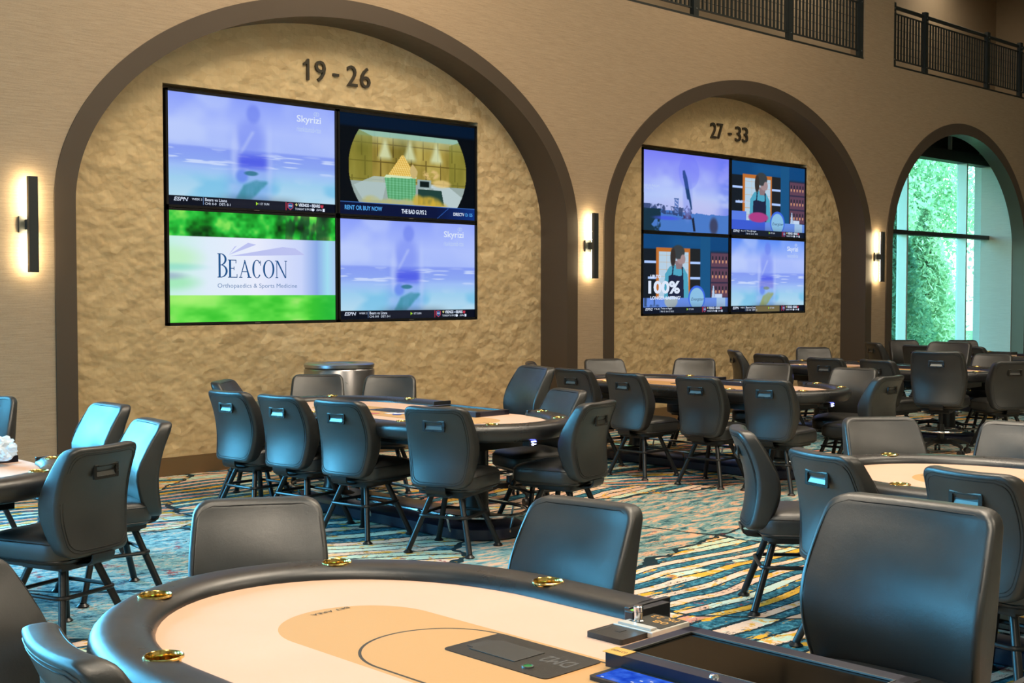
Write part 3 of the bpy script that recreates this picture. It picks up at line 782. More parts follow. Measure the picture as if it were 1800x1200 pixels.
def ticker(scr, W, H, a='WEEK 2', b='Bears vs Lions', c='CHI: 0-0   DET: 0-1'):
    put(scr, W, H, 'ESPN' if a == 'WEEK 2' else 'ESPN2', .03, .038, .08, .034, bold=.02, shear=.25)
    for yy in (.05, ): flat(scr, W, H, [(.03, yy), (.11, yy), (.11, yy+.004), (.03, yy+.004)], 'scr_dark', 'logo_stripe', -.006)
    put(scr, W, H, a, .13, .050, .057, .018)
    flat(scr, W, H, [(.192, .012), (.195, .012), (.195, .078), (.192, .078)], 'scr_steelblue', 'divider')
    put(scr, W, H, b, .203, .046, .125, .028, bold=.01); put(scr, W, H, c, .203, .014, .145, .022)
    flat(scr, W, H, [(.50, .033), (.50, .066), (.513, .050)], 'scr_green', 'arrow'); put(scr, W, H, '1 ET SUN', .517, .040, .062, .020)
    flat(scr, W, H, [(.682, .004), (.686, .004), (.686, .082), (.682, .082)], 'scr_red', 'divider')
    flat(scr, W, H, [(.693, .07), (.693, .03), (.711, .006), (.729, .03), (.729, .07), (.711, .078)], 'scr_red', 'shield')
    flat(scr, W, H, [(.697, .067), (.697, .032), (.711, .013), (.725, .032), (.725, .067), (.711, .073)], 'scr_navy', 'shield_inner', -.004)
    put(scr, W, H, 'MNF', .699, .037, .024, .018).location.y = -.006
    flat(scr, W, H, [(.741, .066), (.748, .046), (.757, .058), (.752, .076)], 'scr_yellow', 'team_logo')
    put(scr, W, H, 'VIKINGS', .762, .044, .066, .032, bold=.03); put(scr, W, H, 'at', .832, .050, .014, .018, 'white_dim'); put(scr, W, H, 'BEARS', .849, .044, .052, .032, bold=.03)
    flat(scr, W, H, [(.906, .048), (.914, .040), (.922, .048), (.924, .07), (.904, .07)], 'scr_red', 'team_logo')
    put(scr, W, H, 'TONIGHT 8 PM ET', .741, .012, .108, .020); put(scr, W, H, 'ESPN', .878, .012, .034, .018, shear=.2)
    flat(scr, W, H, [(.855+.010*math.cos(k*.5236), .021+.014*math.sin(k*.5236)) for k in range(12)], 'white', 'network_logo')
    flat(scr, W, H, [(.918, .008), (.932, .008), (.932, .036), (.918, .036)], 'white', 'network_logo')
def skyrizi(scr, W, H):
    put(scr, W, H, 'Skyrizi', .755, .835, .155, .085, bold=.012); put(scr, W, H, 'risankizumab-rzaa', .755, .765, .155, .052, 'white_dim')
    for k in (0, 1):
        MB().tube([((.875+.012*k+.010*math.cos(q*.42))*W, -.003, (.945+.018*math.sin(q*.42))*H) for q in range(15)], .0022, 5, closed=True).build('swirl_logo', M['white_dim'], scr)
# serif lettering for the sign on the lower left screen
def serif(scr, W, H, u0, v0, hcap, letters, mat):
    mb = MB(); Wp = hcap*H
    def q(pts): mb.add([(x, -.004, z) for x, z in pts], [tuple(range(len(pts)))])
    def bar(x0, x1, z0, z1): q([(x0, z0), (x1, z0), (x1, z1), (x0, z1)])
    def arc(cx, cz, rx, rz, a0, a1, tk, tn, n=22):
        pr = None
        for k in range(n+1):
            a = R(a0+(a1-a0)*k/n); w_ = tn+(tk-tn)*abs(math.cos(a))
            o_ = (cx+rx*math.cos(a), cz+rz*math.sin(a)); i_ = (cx+(rx-w_)*math.cos(a), cz+(rz-w_*.7)*math.sin(a))
            if pr: q([pr[0], o_, i_, pr[1]])
            pr = (o_, i_)
    x = u0*W; z = v0*H
    for ch, hs, adv in letters:
        h = Wp*hs; tk = .13*Wp; tn = .045*Wp; w = adv*Wp; sf = .07*Wp
        if ch in 'BE':
            bar(x+sf, x+sf+tk, z, z+h); bar(x, x+tk+2*sf, z, z+tn); bar(x, x+tk+2*sf, z+h-tn, z+h)
        if ch == 'B':
            arc(x+sf+tk, z+h*.755, w*.62, h*.245, -90, 90, tk, tn); arc(x+sf+tk, z+h*.27, w*.72, h*.27, -90, 90, tk, tn)
        if ch == 'E':
            for zz, ww in ((0, .92), (h*.5, .62), (h-tn, .82)): bar(x+sf+tk, x+w*ww, z+zz, z+zz+tn)
            for zz, ww in ((0, .92), (h-.2*Wp, .82)): bar(x+w*ww-tn, x+w*ww, z+zz, z+zz+.2*Wp)
            bar(x+w*.62-tn, x+w*.62, z+h*.5-.08*Wp, z+h*.5+.12*Wp)
        if ch == 'A':
            q([(x+.06*Wp, z), (x+.06*Wp+tn, z), (x+w*.5+tn*.5, z+h*.93), (x+w*.46, z+h)])
            q([(x+w*.92-tk, z), (x+w*.92, z), (x+w*.50, z+h), (x+w*.42, z+h)])
            bar(x+w*.24, x+w*.68, z+h*.32, z+h*.32+tn); bar(x, x+.22*Wp, z, z+tn); bar(x+w*.92-tk-sf, x+w*.92+sf, z, z+tn)
        if ch == 'C':
            arc(x+w*.5, z+h*.5, w*.47, h*.52, 42, 318, tk, tn, 34); bar(x+w*.84, x+w*.84+tn, z+h*.70, z+h*.98)
        if ch == 'O': arc(x+w*.5, z+h*.5, w*.47, h*.52, 0, 360, tk, tn, 44)
        if ch == 'N':
            bar(x+sf, x+sf+tn, z, z+h); bar(x+w-sf-tn, x+w-sf, z, z+h); bar(x, x+2*sf+tn, z, z+tn); bar(x-sf*.4, x+2*sf, z+h-tn, z+h); bar(x+w-2*sf-tn, x+w, z+h-tn, z+h)
            q([(x+w-sf-tk*.7, z), (x+w-sf, z), (x+sf+tk*.8, z+h), (x+sf-.02*Wp, z+h)])
        x += w+.05*Wp
        mb.build('serif_letter', M[mat], scr, smooth=False); mb.v = []; mb.f = []; mb.mi = []

TX1 = 5.782
L1 = 'large wall television, %s of the four under the numbers 19 - 26, showing %s'
o, s, W, H = television(TX1, 2.411, pic_beach(), 'television showing a hazy beach, upper left under the numbers 19 - 26')
ticker(s, W, H); skyrizi(s, W, H)
o, s, W, H = television(TX1+TVW+.012, 2.411, pic_vault(), 'television showing a gold filled vault room, under the numbers 19 - 26')
put(s, W, H, 'RENT OR BUY NOW', .035, .045, .26, .045, 'scr_blue', bold=.02); put(s, W, H, 'THE BAD GUYS 2', .435, .035, .185, .045, 'white', bold=.02)
put(s, W, H, 'DIRECTV', .83, .04, .085, .035, 'white', bold=.02); put(s, W, H, 'Ch 125', .922, .04, .06, .035, 'scr_blue', bold=.02)
o, s, W, H = television(TX1, 1.352, pic_beacon(), 'television with a white advert band over bright green trees and grass')
serif(s, W, H, .27, .405, .165, [('B', 1.34, .62), ('E', 1, .66), ('A', 1, .80), ('C', 1, .66), ('O', 1, .82), ('N', 1, .80)], 'scr_navy')
put(s, W, H, 'Orthopaedics & Sports Medicine', .27, .30, .48, .052, 'scr_steelblue')
flat(s, W, H, [(.335, .615), (.37, .69), (.385, .70)], 'scr_lav', 'light_beam'); flat(s, W, H, [(.335, .612), (.45, .73), (.50, .715)], 'scr_lav', 'light_beam'); flat(s, W, H, [(.34, .602), (.66, .70), (.74, .69), (.80, .63)], 'scr_lav', 'light_beam')
o, s, W, H = television(TX1+TVW+.012, 1.352, pic_beach(), 'television showing a hazy beach directly below the gold vault picture')
ticker(s, W, H); skyrizi(s, W, H)
TX2 = 12.416; TW2 = 1.866
o, s, W, H = television(TX2, 2.411, pic_golf(), 'television showing a purple dusk sky and lattice tower, under 27 - 33', TW2)
put(s, W, H, 'ANDLER PHILLIPS', .0, .545, .18, .03, 'white_dim'); put(s, W, H, '24 Tour Pro', .0, .515, .11, .028, 'white_dim')
o, s, W, H = television(TX2+TW2+.012, 2.411, pic_kitchen(False), 'television showing an aproned cook in a kitchen, to the right of the purple sky', TW2)
ticker(s, W, H, 'Bot 9', 'Twins @ Angels', 'MIN: +135   LAA: -135   O/U: 8.5'); put(s, W, H, 'Energizer', .545, .15, .155, .05, 'scr_dark', shear=.3)
put(s, W, H, 'FLOUR', .09, .445, .11, .03, 'white_dim')
o, s, W, H = television(TX2, 1.352, pic_kitchen(True), 'television showing a cook beside large white 100% lettering', TW2)
ticker(s, W, H, 'MLB', 'Twins vs Angels', 'MIN: +135   LAA: -135   O/U: 8.5')
put(s, W, H, 'UP TO', .085, .445, .115, .045, bold=.03); put(s, W, H, '100%', .062, .25, .355, .165, bold=.04); put(s, W, H, 'LONGER-LASTING\u2019', .085, .175, .34, .045, bold=.03); put(s, W, H, 'Energizer', .55, .15, .155, .05, 'scr_dark', shear=.3)
o, s, W, H = television(TX2+TW2+.012, 1.352, pic_beach(1), 'television showing a hazy beach with a yellow streak, lower right under 27 - 33', TW2)
ticker(s, W, H); skyrizi(s, W, H)

for body, x, z, w, lab in (('19 - 26', 7.245, 3.705, .83, 'raised dark metal numbers 19 - 26 on the gold wall'), ('27 - 33', 13.80, 3.70, .86, 'raised dark metal numbers 27 - 33 on the gold wall')):
    o = empty('wall_number_sign', (x, YR-.014, z)); tag(o, lab, 'sign', 'table number signs')
    adv = {'1': .66, '-': 1.0}
    widths = [(.066 if ch == '1' else .125 if ch != '-' else .07) for ch in body if ch != ' ']
    chars = [ch for ch in body if ch != ' ']; xs = [0, .145, .36, .535, .70] if chars[0] == '1' else [0, .145, .40, .56, .725]
    for ch, wd, xx in zip(chars, widths, xs):
        if ch == '1':
            lp = [(.046, 0), (.072, 0), (.072, .205), (.056, .205), (.036, .178), (.008, .160), (.008, .136), (.046, .156)]
            q = MB().loft([[(a_, b_, -.012) for a_, b_ in lp], [(a_, b_, .012) for a_, b_ in lp]]).build('raised_character', M['text_bronze'], None, smooth=False)
        else: q = text_mesh(ch, 'raised_character', M['text_bronze'], wd, .205 if ch != '-' else .026, ext=.012)
        q.parent = o; q.location = (xx, 0, 0 if ch != '-' else .075); q.rotation_euler = (PI/2, 0, 0)

# ------------------------------------------------------------------ sconces
def sconce(x, label):
    o = empty('wall_sconce', (x, YF, 2.18)); tag(o, label, 'wall lamp', 'linear wall sconces')
    MB().box(-.075, .075, -.022, 0, -.065, .065).build('back_plate', M['sconce'], o, smooth=False, bevel=.003)
    MB().box(-.025, .025, -.09, -.02, -.04, .04).build('arm', M['sconce'], o, smooth=False)
    MB().box(-.038, .038, -.125, -.085, -.375, .375).build('bar_housing', M['sconce'], o, smooth=False, bevel=.003)
    b = MB(); b.box(-.030, .030, -.085, -.078, -.368, -.045); b.box(-.030, .030, -.085, -.078, .045, .368)
    b.build('light_strip', M['sconce_light'], o, smooth=False)
for x, l in ((4.33, 'glowing bar sconce at the far left, left of the largest arch'), (10.95, 'glowing bar sconce on the pier between the two television arches'), (17.47, 'glowing bar sconce between the second arch and the window arch')): sconce(x, l)

# ------------------------------------------------------------------ balcony railings
def railing(x0, x1, posts, label, dark_from=None):
    o = empty('balcony_railing', (0, YF+.05, 5.10)); tag(o, label, 'railing', 'balcony railings')
    MB().box(x0, x1, -.03, .06, 0, .035).build('bottom_rail', M['rail_iron'], o, smooth=False)
    MB().tube([(x0, .02, .93), (x1, .02, .93)], .03, 10).build('handrail', M['rail_iron'], o)
    for x in posts:
        b = MB(); b.box(x-.05, x+.05, -.035, .03, 0, .99); p = b.build('post', M['rail_iron'], o, smooth=False)
        b = MB()
        for zz in (.12, .84, .9): b.tube([(x, -.045, zz), (x, -.032, zz)], .009, 8)
        b.build('bolt', M['steel'], p)
    for a, b_ in zip(posts[:-1], posts[1:]):
        mb = MB(); n = int((b_-a-.1)/.088)
        for k in range(n):
            xx = a+.05+(k+.5)*(b_-a-.1)/n; mb.box(xx-.016, xx+.016, -.004, .012, .13, .83)
        mb.box(a+.05, b_-.05, -.006, .014, .12, .14); mb.box(a+.05, b_-.05, -.006, .014, .82, .84)
        for zz in (.24, .36, .48, .6, .72): mb.box(a+.05, b_-.05, .012, .016, zz, zz+.006)
        mb.build('picket_panel', M['rail_iron'], o, smooth=False)
railing(11.33, 17.07, [11.38, 12.99, 15.13, 17.0], 'long black picket railing along the balcony above the second arch')
railing(17.93, 24.2, [17.97, 19.00, 21.2, 22.5, 24.15], 'shorter looking black picket railing at the upper right corner, above the window arch')

# ------------------------------------------------------------------ waste bin
o = empty('waste_bin', (7.21, 9.62, 0)); tag(o, 'round brushed steel waste bin against the gold wall behind the middle table', 'bin')
b = MB(); b.lathe(0, 0, [(0, .02), (.31, .02), (.31, .05), (.33, .06), (.33, .92), (.32, .935), (0, .935)], 48); b.build('bin_body', M['bin_steel'], o)
b = MB(); b.lathe(0, 0, [(.15, .94), (.32, .94), (.33, .95), (.33, .975), (.315, .985), (.17, .985), (.15, .97), (.15, .94)], 48); b.build('bin_lid', M['steel'], o)

# ------------------------------------------------------------------ chairs
def chair_parts(root, w_top, w_mid, w_bot, z0, z1, dealer):
    Hh = z1-z0
    def wid(t):
        if t < .55: s = t/.55; return w_bot+(w_mid-w_bot)*math.sin(s*PI/2)
        s = (t-.55)/.45; return w_mid+(w_top-w_mid)*(1-math.cos(s*PI/2))
    def thk(t): return .078+.045*math.sin(PI*min(1, t*.95+.05))**1.2*(1.15-.5*t)
    def spine(t): return -.262+.030*math.sin(PI*min(1, t*1.1))-.062*t**3+thk(t)/2
    def wing(y, t): return .75*y*y
    rc, re = .048, .020
    ts = [0, .004, .012, .028, .05, .08, .14, .22, .30, .40, .50, .60, .70, .80, .87, .92, .95, .972, .988, .996, 1.]
    loops = []
    for t in ts:
        z = z0+Hh*t; d = min(z-z0, z1-z); w = wid(t)/2; th = thk(t)/2
        if d < rc: w -= rc-math.sqrt(max(0, rc*rc-(rc-d)**2))
        ins = 0
        if d < re: ins = re-math.sqrt(max(0, re*re-(re-d)**2))
        w = max(w-ins*.3, .02); th = max(th-ins, .006)
        lp = []
        n = 8; r_ = min(.024, th*.8)
        # front/back sides subdivided for the curved plan
        ring = []
        m = 12
        for k in range(m): ring.append((th, -w+r_+(2*w-2*r_)*k/m))
        for k in range(n): a = R(90*k/n); ring.append((th-r_+r_*math.cos(a), w-r_+r_*math.sin(a)))
        for k in range(m): ring.append((-th, w-r_-(2*w-2*r_)*k/m)) if k else ring.append((-th+r_*0-0, w-r_))
        ring2 = ring[:m+n]
        for k in range(n): a = R(90+90*k/n); ring2.append((-th+r_+r_*math.cos(a), w-r_+r_*math.sin(a)))
        for k in range(m): ring2.append((-th, w-r_-(2*w-2*r_)*k/m))
        for k in range(n): a = R(180+90*k/n); ring2.append((-th+r_+r_*math.cos(a), -w+r_+r_*math.sin(a)))
        for k in range(n): a = R(270+90*k/n); ring2.append((th-r_+r_*math.cos(a), -w+r_+r_*math.sin(a)))
        sag = .010*math.cos(PI*0) if t > .9 else 0
        for x, y in ring2:
            zz = z
            if t > .8: zz += -.003*(1-(y/(w+1e-6))**2)*(t-.8)/.2
            dome = (.016*(1-(y/(w+1e-6))**2)*math.sin(PI*min(max(t, 0), 1))+.008*math.sin(11*y+5*t)*math.sin(PI*t)*math.cos(7*t-1+3*y)) if x > 0 else .003*math.sin(9*y+4*t)*math.sin(PI*t)
            lp.append((spine(t)+x+wing(y, t)+dome, y, zz))
        loops.append(lp)
    back = MB().loft(loops).build('backrest', M['leather'], root, angle=60)
    # piping along the rear edge and the front seam
    pp = MB()
    for side, ins in ((-1, .022), (-1, .034), (1, .016)):
        pts = []
        N = 16
        def pt(t, sg):
            z = z0+Hh*t; d = min(z-z0, z1-z)-ins
            w = wid(t)/2-ins
            if d < rc: w -= rc-math.sqrt(max(0, rc*rc-(rc-max(d, 0))**2))
            y = sg*w; th = thk(t)/2
            if side > 0: x = spine(t)+th+wing(y, t)-.002
            else: x = spine(t)-th+wing(y, t)+.0005
            zz = z-(.003*(1-(y/(w+ins))**2)*(t-.8)/.2 if t > .8 else 0)
            return (x, y, zz)
        ti = ins/Hh
        tl = [ti+(1-2*ti)*k/44. for k in range(45)]
        for t in tl: pts.append(pt(t, 1))
        yT = pts[-1][1]
        for k in range(1, 8): 
            y = yT*(1-2*k/8.); t = 1-ti; w = wid(t)/2
            pts.append((spine(t)+(thk(t)/2 if side > 0 else -thk(t)/2)+wing(y, t)+(.0 if side > 0 else .0005), y, z1-ins-.003*(1-(y/w)**2)*(t-.8)/.2))
        for t in reversed(tl): pts.append(pt(t, -1))
        yB = abs(pts[-1][1])
        for k in range(1, 8):
            y = -yB*(1-2*k/8.); t = ti
            pts.append((spine(t)+(thk(t)/2 if side > 0 else -thk(t)/2)+wing(y, t), y, z0+ins))
        pp.tube(pts, .0028, 5, closed=True)
    pp.build('piping', M['piping'], back)
    # pull handle on the rear panel
    th_ = .80; zc = z0+Hh*.765; xr = spine(.765)-thk(.765)/2
    fr = MB(); o_ = rrect(.078, .036, .006, 3); i_ = rrect(.060, .022, .004, 3)
    lo = [[(xr-.002, y, zc+z) for y, z in o_], [(xr-.011, y*.98, zc+z*.98) for y, z in o_], [(xr-.011, y, zc+z) for y, z in i_], [(xr-.001, y*.96, zc+z*.96) for y, z in i_]]
    h = fr.loft(lo, False, False).build('pull_handle', M['handle_dark'], root)
    lb = MB(); lb.box(xr-.0125, xr-.010, -.072, .072, zc+.029, zc+.034); lb.build('top_lip', M['handle_steel'], h, smooth=False)
    lb = MB(); lb.add([(xr+.0, -.058, zc+.020), (xr+.0, .058, zc+.020), (xr-.0016, .058, zc-.002), (xr-.0016, -.058, zc-.002)], [(0, 1, 2, 3)]); 
    lb.build('recess', M['piping'], h, smooth=False)  # flat black plate stands in for the shade inside the hand pocket
    lb = MB(); lb.add([(xr-.0016, -.052, zc-.002), (xr-.0016, .052, zc-.002), (xr-.0085, .058, zc-.022), (xr-.0085, -.058, zc-.022)], [(0, 1, 2, 3)])
    lb.build('finger_plate', M['handle_steel'], h, smooth=False)
    # bracket
    zb = z0-.045
    br = MB(); prof = [(.05, zb), (-.19, zb), (-.232, zb+.004), (-.252, zb+.018), (-.259, zb+.038), (-.259, z0+.008)]
    wv_ = .068; L = []
    for x, z in prof: L.append((x, z))
    vs = []
    for i, (x, z) in enumerate(L):
        a = L[max(i-1, 0)]; b_ = L[min(i+1, len(L)-1)]; d = Vector((b_[0]-a[0], b_[1]-a[1])).normalized(); n_ = Vector((-d.y, d.x))*.005
        vs += [(x+n_.x, -wv_, z+n_.y), (x+n_.x, wv_, z+n_.y), (x-n_.x, wv_, z-n_.y), (x-n_.x, -wv_, z-n_.y)]
    fs = [(0, 1, 2, 3), tuple(len(vs)-4+k for k in (3, 2, 1, 0))]
    for i in range(len(L)-1):
        for k in range(4): fs.append((i*4+k, i*4+(k+1) % 4, (i+1)*4+(k+1) % 4, (i+1)*4+k))
    br.add(vs, fs).build('back_bracket', M['black_metal'], root, angle=50)
    return zb
def seat_mesh(root, zb, w=.47, dealer=False):
    loops = []; zt = zb+.012
    x0, x1 = -.185, .275
    prof = [(0, .92), (.012, .97), (.03, 1.), (.075, 1.), (.098, .985), (.112, .94), (.122, .85), (.128, .65), (.131, .35), (.132, .05)]
    for dz, sc in prof:
        lp = []
        for x, y in rrect((x1-x0)/2*sc, w/2*sc, min(.09, (x1-x0)/2*sc*.5), 8):
            X = (x0+x1)/2+x; fr_ = (X-x0)/(x1-x0)
            z = zt+dz*(1.0 if dz < .05 else (1.0+.10*math.sin(PI*fr_)-.16*max(0, fr_-.75)*2))
            yy = y*(1-.10*(1-fr_)**2)
            lp.append((X+(.05*(1-(yy/(w/2))**2) if x > 0 else 0)*sc, yy, z))
        loops.append(lp)
    s = MB().loft(loops).build('seat', M['leather'], root, angle=60)
    pp = MB()
    for dz, sc in ((.095, .992), (.018, .985)):
        pts = []
        for x, y in rrect((x1-x0)/2*sc, w/2*sc, .088, 8):
            X = (x0+x1)/2+x; fr_ = (X-x0)/(x1-x0); z = zt+dz*(1.0 if dz < .05 else (1.0+.10*math.sin(PI*fr_)-.16*max(0, fr_-.75)*2)); yy = y*(1-.10*(1-fr_)**2)
            pts.append((X+(.05*(1-(yy/(w/2))**2) if x > 0 else 0)*sc, yy, z))
        pp.tube(pts, .003, 5, closed=True)
    pp.build('piping', M['piping'], s)
    MB().loft([[(x+.04, y, z) for x, y in rrect(.20, .19, .06, 6)] for z in (zb-.008, zb+.014)]).build('seat_pan', M['black_metal'], root)

def make_poker_chair():
    root = empty('poker_chair')
    zb = chair_parts(root, .425, .462, .385, .425, .94, False)
    seat_mesh(root, zb)
    MB().box(-.13, .13, -.13, .13, zb-.03, zb-.008).build('swivel_plate', M['black_metal'], root, smooth=False, bevel=.004)
    for sx in (1, -1):
        for sy in (1, -1):
            a = Vector((.105*sx, .105*sy, zb-.025)); b_ = Vector((.215*sx, .215*sy, .018))
            l = MB().tube([a, b_], .0185, 12).build('leg', M['black_metal'], root)
            MB().lathe(b_.x, b_.y, [(0, 0), (.030, 0), (.033, .006), (.024, .014), (.018, .02), (0, .02)], 18).build('foot_glide', M['black_metal'], l)
    f = (zb-.025-.235)/(zb-.043); k = .105+.11*f+.026
    pts = [(x, y, .235) for x, y in rrect(k, k, .045, 5)]
    MB().tube(pts, .0105, 8, closed=True).build('footrest_ring', M['black_metal'], root)
    return root
def make_dealer_chair():
    root = empty('dealer_chair')
    zb = chair_parts(root, .50, .545, .47, .505, 1.06, True)
    seat_mesh(root, zb, .50, True)
    MB().box(-.12, .12, -.10, .10, zb-.04, zb-.008).build('tilt_plate', M['black_metal'], root, smooth=False, bevel=.004)
    b = MB(); b.cyl(0, 0, .10, .30, .032, 18); b.cyl(0, 0, .30, zb-.03, .018, 16); b.build('gas_column', M['black_metal'], root)
    st_ = MB()
    for k in range(5):
        a = 2*PI*k/5+.3; d = Vector((math.cos(a), math.sin(a), 0)); n_ = Vector((-d.y, d.x, 0))
        lo = []
        for rr, z, w_, h_ in ((.02, .10, .03, .05), (.16, .115, .024, .038), (.26, .095, .018, .026), (.30, .08, .015, .022)):
            c = d*rr+Vector((0, 0, z)); lo.append([c+n_*w_, c+n_*w_+Vector((0, 0, h_)), c-n_*w_+Vector((0, 0, h_)), c-n_*w_])
        st_.loft(lo)
    base = st_.build('star_base', M['black_metal'], root, bevel=0)
    for k in range(5):
        a = 2*PI*k/5+.3; x, y = .285*math.cos(a), .285*math.sin(a); n_ = Vector((-math.sin(a), math.cos(a), 0))
        c = Vector((x, y, .03)); b = MB(); b.tube([c-n_*.028, c-n_*.008], .03, 16); b.tube([c+n_*.008, c+n_*.028], .03, 16); b.cyl(x, y, .05, .085, .012, 10)
        b.build('caster', M['dark_plastic'], base)
    MB().tube([(.22*math.cos(2*PI*k/28), .22*math.sin(2*PI*k/28), .24) for k in range(28)], .011, 8, closed=True).build('foot_ring', M['chrome'], root)
    b = MB()
    for k in range(4):
        a = PI/2*k; b.tube([(.03*math.cos(a), .03*math.sin(a), .235), (.22*math.cos(a), .22*math.sin(a), .24)], .008, 6)
    b.build('ring_spokes', M['black_metal'], root)
    return root

PC = make_poker_chair(); DC = make_dealer_chair(); used = set()
def seat_at(kind, tx, ty, ang, label, group):
    """tx, ty: plan position of the middle of the backrest's top edge; ang: facing, degrees from +X"""
    src = PC if kind == 'p' else DC
    o = src if kind not in used else copy_tree(src); used.add(kind)
    a = R(ang); k = .26
    o.location = (tx+k*math.cos(a), ty+k*math.sin(a), 0); o.rotation_euler = (0, 0, a)
    tag(o, label, 'chair', group)
    return o
G1, G2, G3, G4, G5, G6, G7 = ['chairs around the %s table' % n for n in ('front', 'right', 'left', 'middle', 'second row', 'window side', 'farthest')]
CH = [
 # front table (A)
 ('p', 2.43, 3.71, -122, 'large black leather chair behind the front table, left one, its front facing us', G1),
 ('p', 3.215, 2.885, -172, 'large black leather chair behind the front table rail, beside the dealer gap, cyan sheen', G1),
 ('d', 3.34, 1.745, -178, 'nearest and largest black leather chair, at the right edge behind the chip tray', G1),
 ('p', 1.15, 2.47, -8, 'black leather chair cut off at the bottom left corner, only its curved top showing', G1),
 ('p', 1.24, 3.31, -50, 'black chair cut off by the left edge, just above the bottom left corner', G1),
 # right table (B)
 ('p', 5.52, 3.88, -48, 'side view black chair with its seat showing, left of the right table', G2),
 ('p', 4.95, 3.05, -18, 'black chair showing its pull handle, just behind the largest near chair, left one', G2),
 ('p', 4.85, 2.31, -9, 'black chair back partly hidden by the largest near chair at the right edge', G2),
 ('p', 6.54, 3.66, -128, 'black chair front beyond the right table, at its far left', G2),
 ('p', 6.85, 2.96, -170, 'black chair front cut off at the right edge beyond the right table', G2),
 # left table (L)
 ('p', 2.78, 5.54, 108, 'chair with a pull handle at the near end of the left table, back turned', G3),
 ('p', 3.53, 6.42, 172, 'side view black chair with a bright cyan front, right of the left table', G3),
 ('p', 3.86, 7.55, 180, 'black chair with a cyan lit front standing before the left arch leg', G3),
 ('p', 3.51, 8.67, 225, 'black chair cut off by the left edge, before the far left wall', G3),
 # middle table (T1)
 ('p', 5.18, 5.93, 22, 'cyan tinted chair back nearest us at the middle table, standing on four clear legs', G4),
 ('p', 5.04, 6.74, 10, 'cyan chair back directly left of the nearest one at the middle table', G4),
 ('p', 5.00, 7.36, 8, 'cyan chair back, second from the left in the row at the middle table', G4),
 ('p', 4.95, 7.93, 6, 'leftmost cyan chair back in the row at the middle table', G4),
 ('p', 5.50, 8.90, -50, 'black chair top peeking out behind the leftmost cyan chair', G4),
 ('p', 6.50, 8.98, -128, 'black chair front before the steel bin, left one', G4),
 ('p', 6.87, 8.44, -138, 'black chair front just right of the steel bin', G4),
 ('d', 7.26, 7.05, 163, 'tall chair with a blue lit front at the far side of the middle table', G4),
 ('p', 6.82, 6.31, 165, 'shorter blue lit chair front at the right end of the middle table', G4),
 ('p', 6.18, 5.46, 102, 'chair with a pull handle at the right end of the middle table', G4),
 # second row table (T2)
 ('p', 8.73, 5.90, 7, 'back of the rightmost near side chair at the second row table, steel lipped handle', G5),
 ('p', 8.60, 6.50, 4, 'back of the middle near side chair at the second row table, whole legs visible', G5),
 ('p', 8.57, 7.28, -2, 'chair back with a chipped handle corner, left end of the second row table', G5),
 ('p', 8.70, 8.02, 2, 'dark chair back with a cyan handle plate, behind the blue lit tall chair', G5),
 ('p', 9.20, 9.05, -45, 'small dark chair top behind the tall blue lit chair, against the gold wall', G5),
 ('p', 10.20, 8.95, -120, 'black chair front against the pier below the middle sconce', G5),
 ('p', 10.95, 8.30, -150, 'chair front with a blue glow against the gold wall under the second televisions', G5),
 ('p', 10.75, 7.20, -165, 'blue glowing chair front right of the second televisions, far side of its table', G5),
 ('p', 10.65, 6.20, -170, 'blue lit chair front at the right end of the second row table', G5),
 ('p', 9.84, 5.40, 90, 'chair back with a bronze handle at the right end of the second row table', G5),
 ('d', 11.95, 6.05, 16, 'tall chair with its back squarely to us and a silver handle', G5),
 # window side table (T4)
 ('p', 12.30, 8.27, 0, 'dark chair back under the right side of the second televisions, handle hidden', G6),
 ('p', 12.08, 7.41, 4, 'dark chair back with a greenish handle plate, near the second arch leg', G6),
 ('p', 12.08, 6.79, -8, 'wide dark chair back right of the second arch leg, below the last sconce', G6),
 ('p', 12.80, 9.12, -40, 'dark chair top, farthest back on the left under the second televisions', G6),
 ('p', 14.25, 8.92, -135, 'black chair front against the gold wall left of the dark arch leg', G6),
 ('d', 14.30, 7.06, -176, 'tan glinting chair front half hidden behind the tall chair with the silver handle', G6),
 ('p', 14.15, 6.47, -172, 'tan chair front with a blue spot, below the right side of the window', G6),
 ('p', 12.86, 5.66, 52, 'dark chair back with a black handle, at the right edge below the window', G6),
 # farthest table (T5)
 ('p', 16.25, 9.20, -35, 'side view chair standing alone below the sconce nearest the window', G7),
 ('p', 15.83, 8.30, -2, 'dark chair back rimmed in blue below the left window mullion', G7),
 ('p', 15.95, 7.62, -8, 'dark chair back with a low handle below the right window mullion', G7),
 ('p', 17.42, 9.36, -130, 'farthest chair front below the middle window pane, left one', G7),
 ('p', 18.00, 8.72, -140, 'farthest chair front below the middle window pane, right one', G7),
]
for c in CH: seat_at(*c)

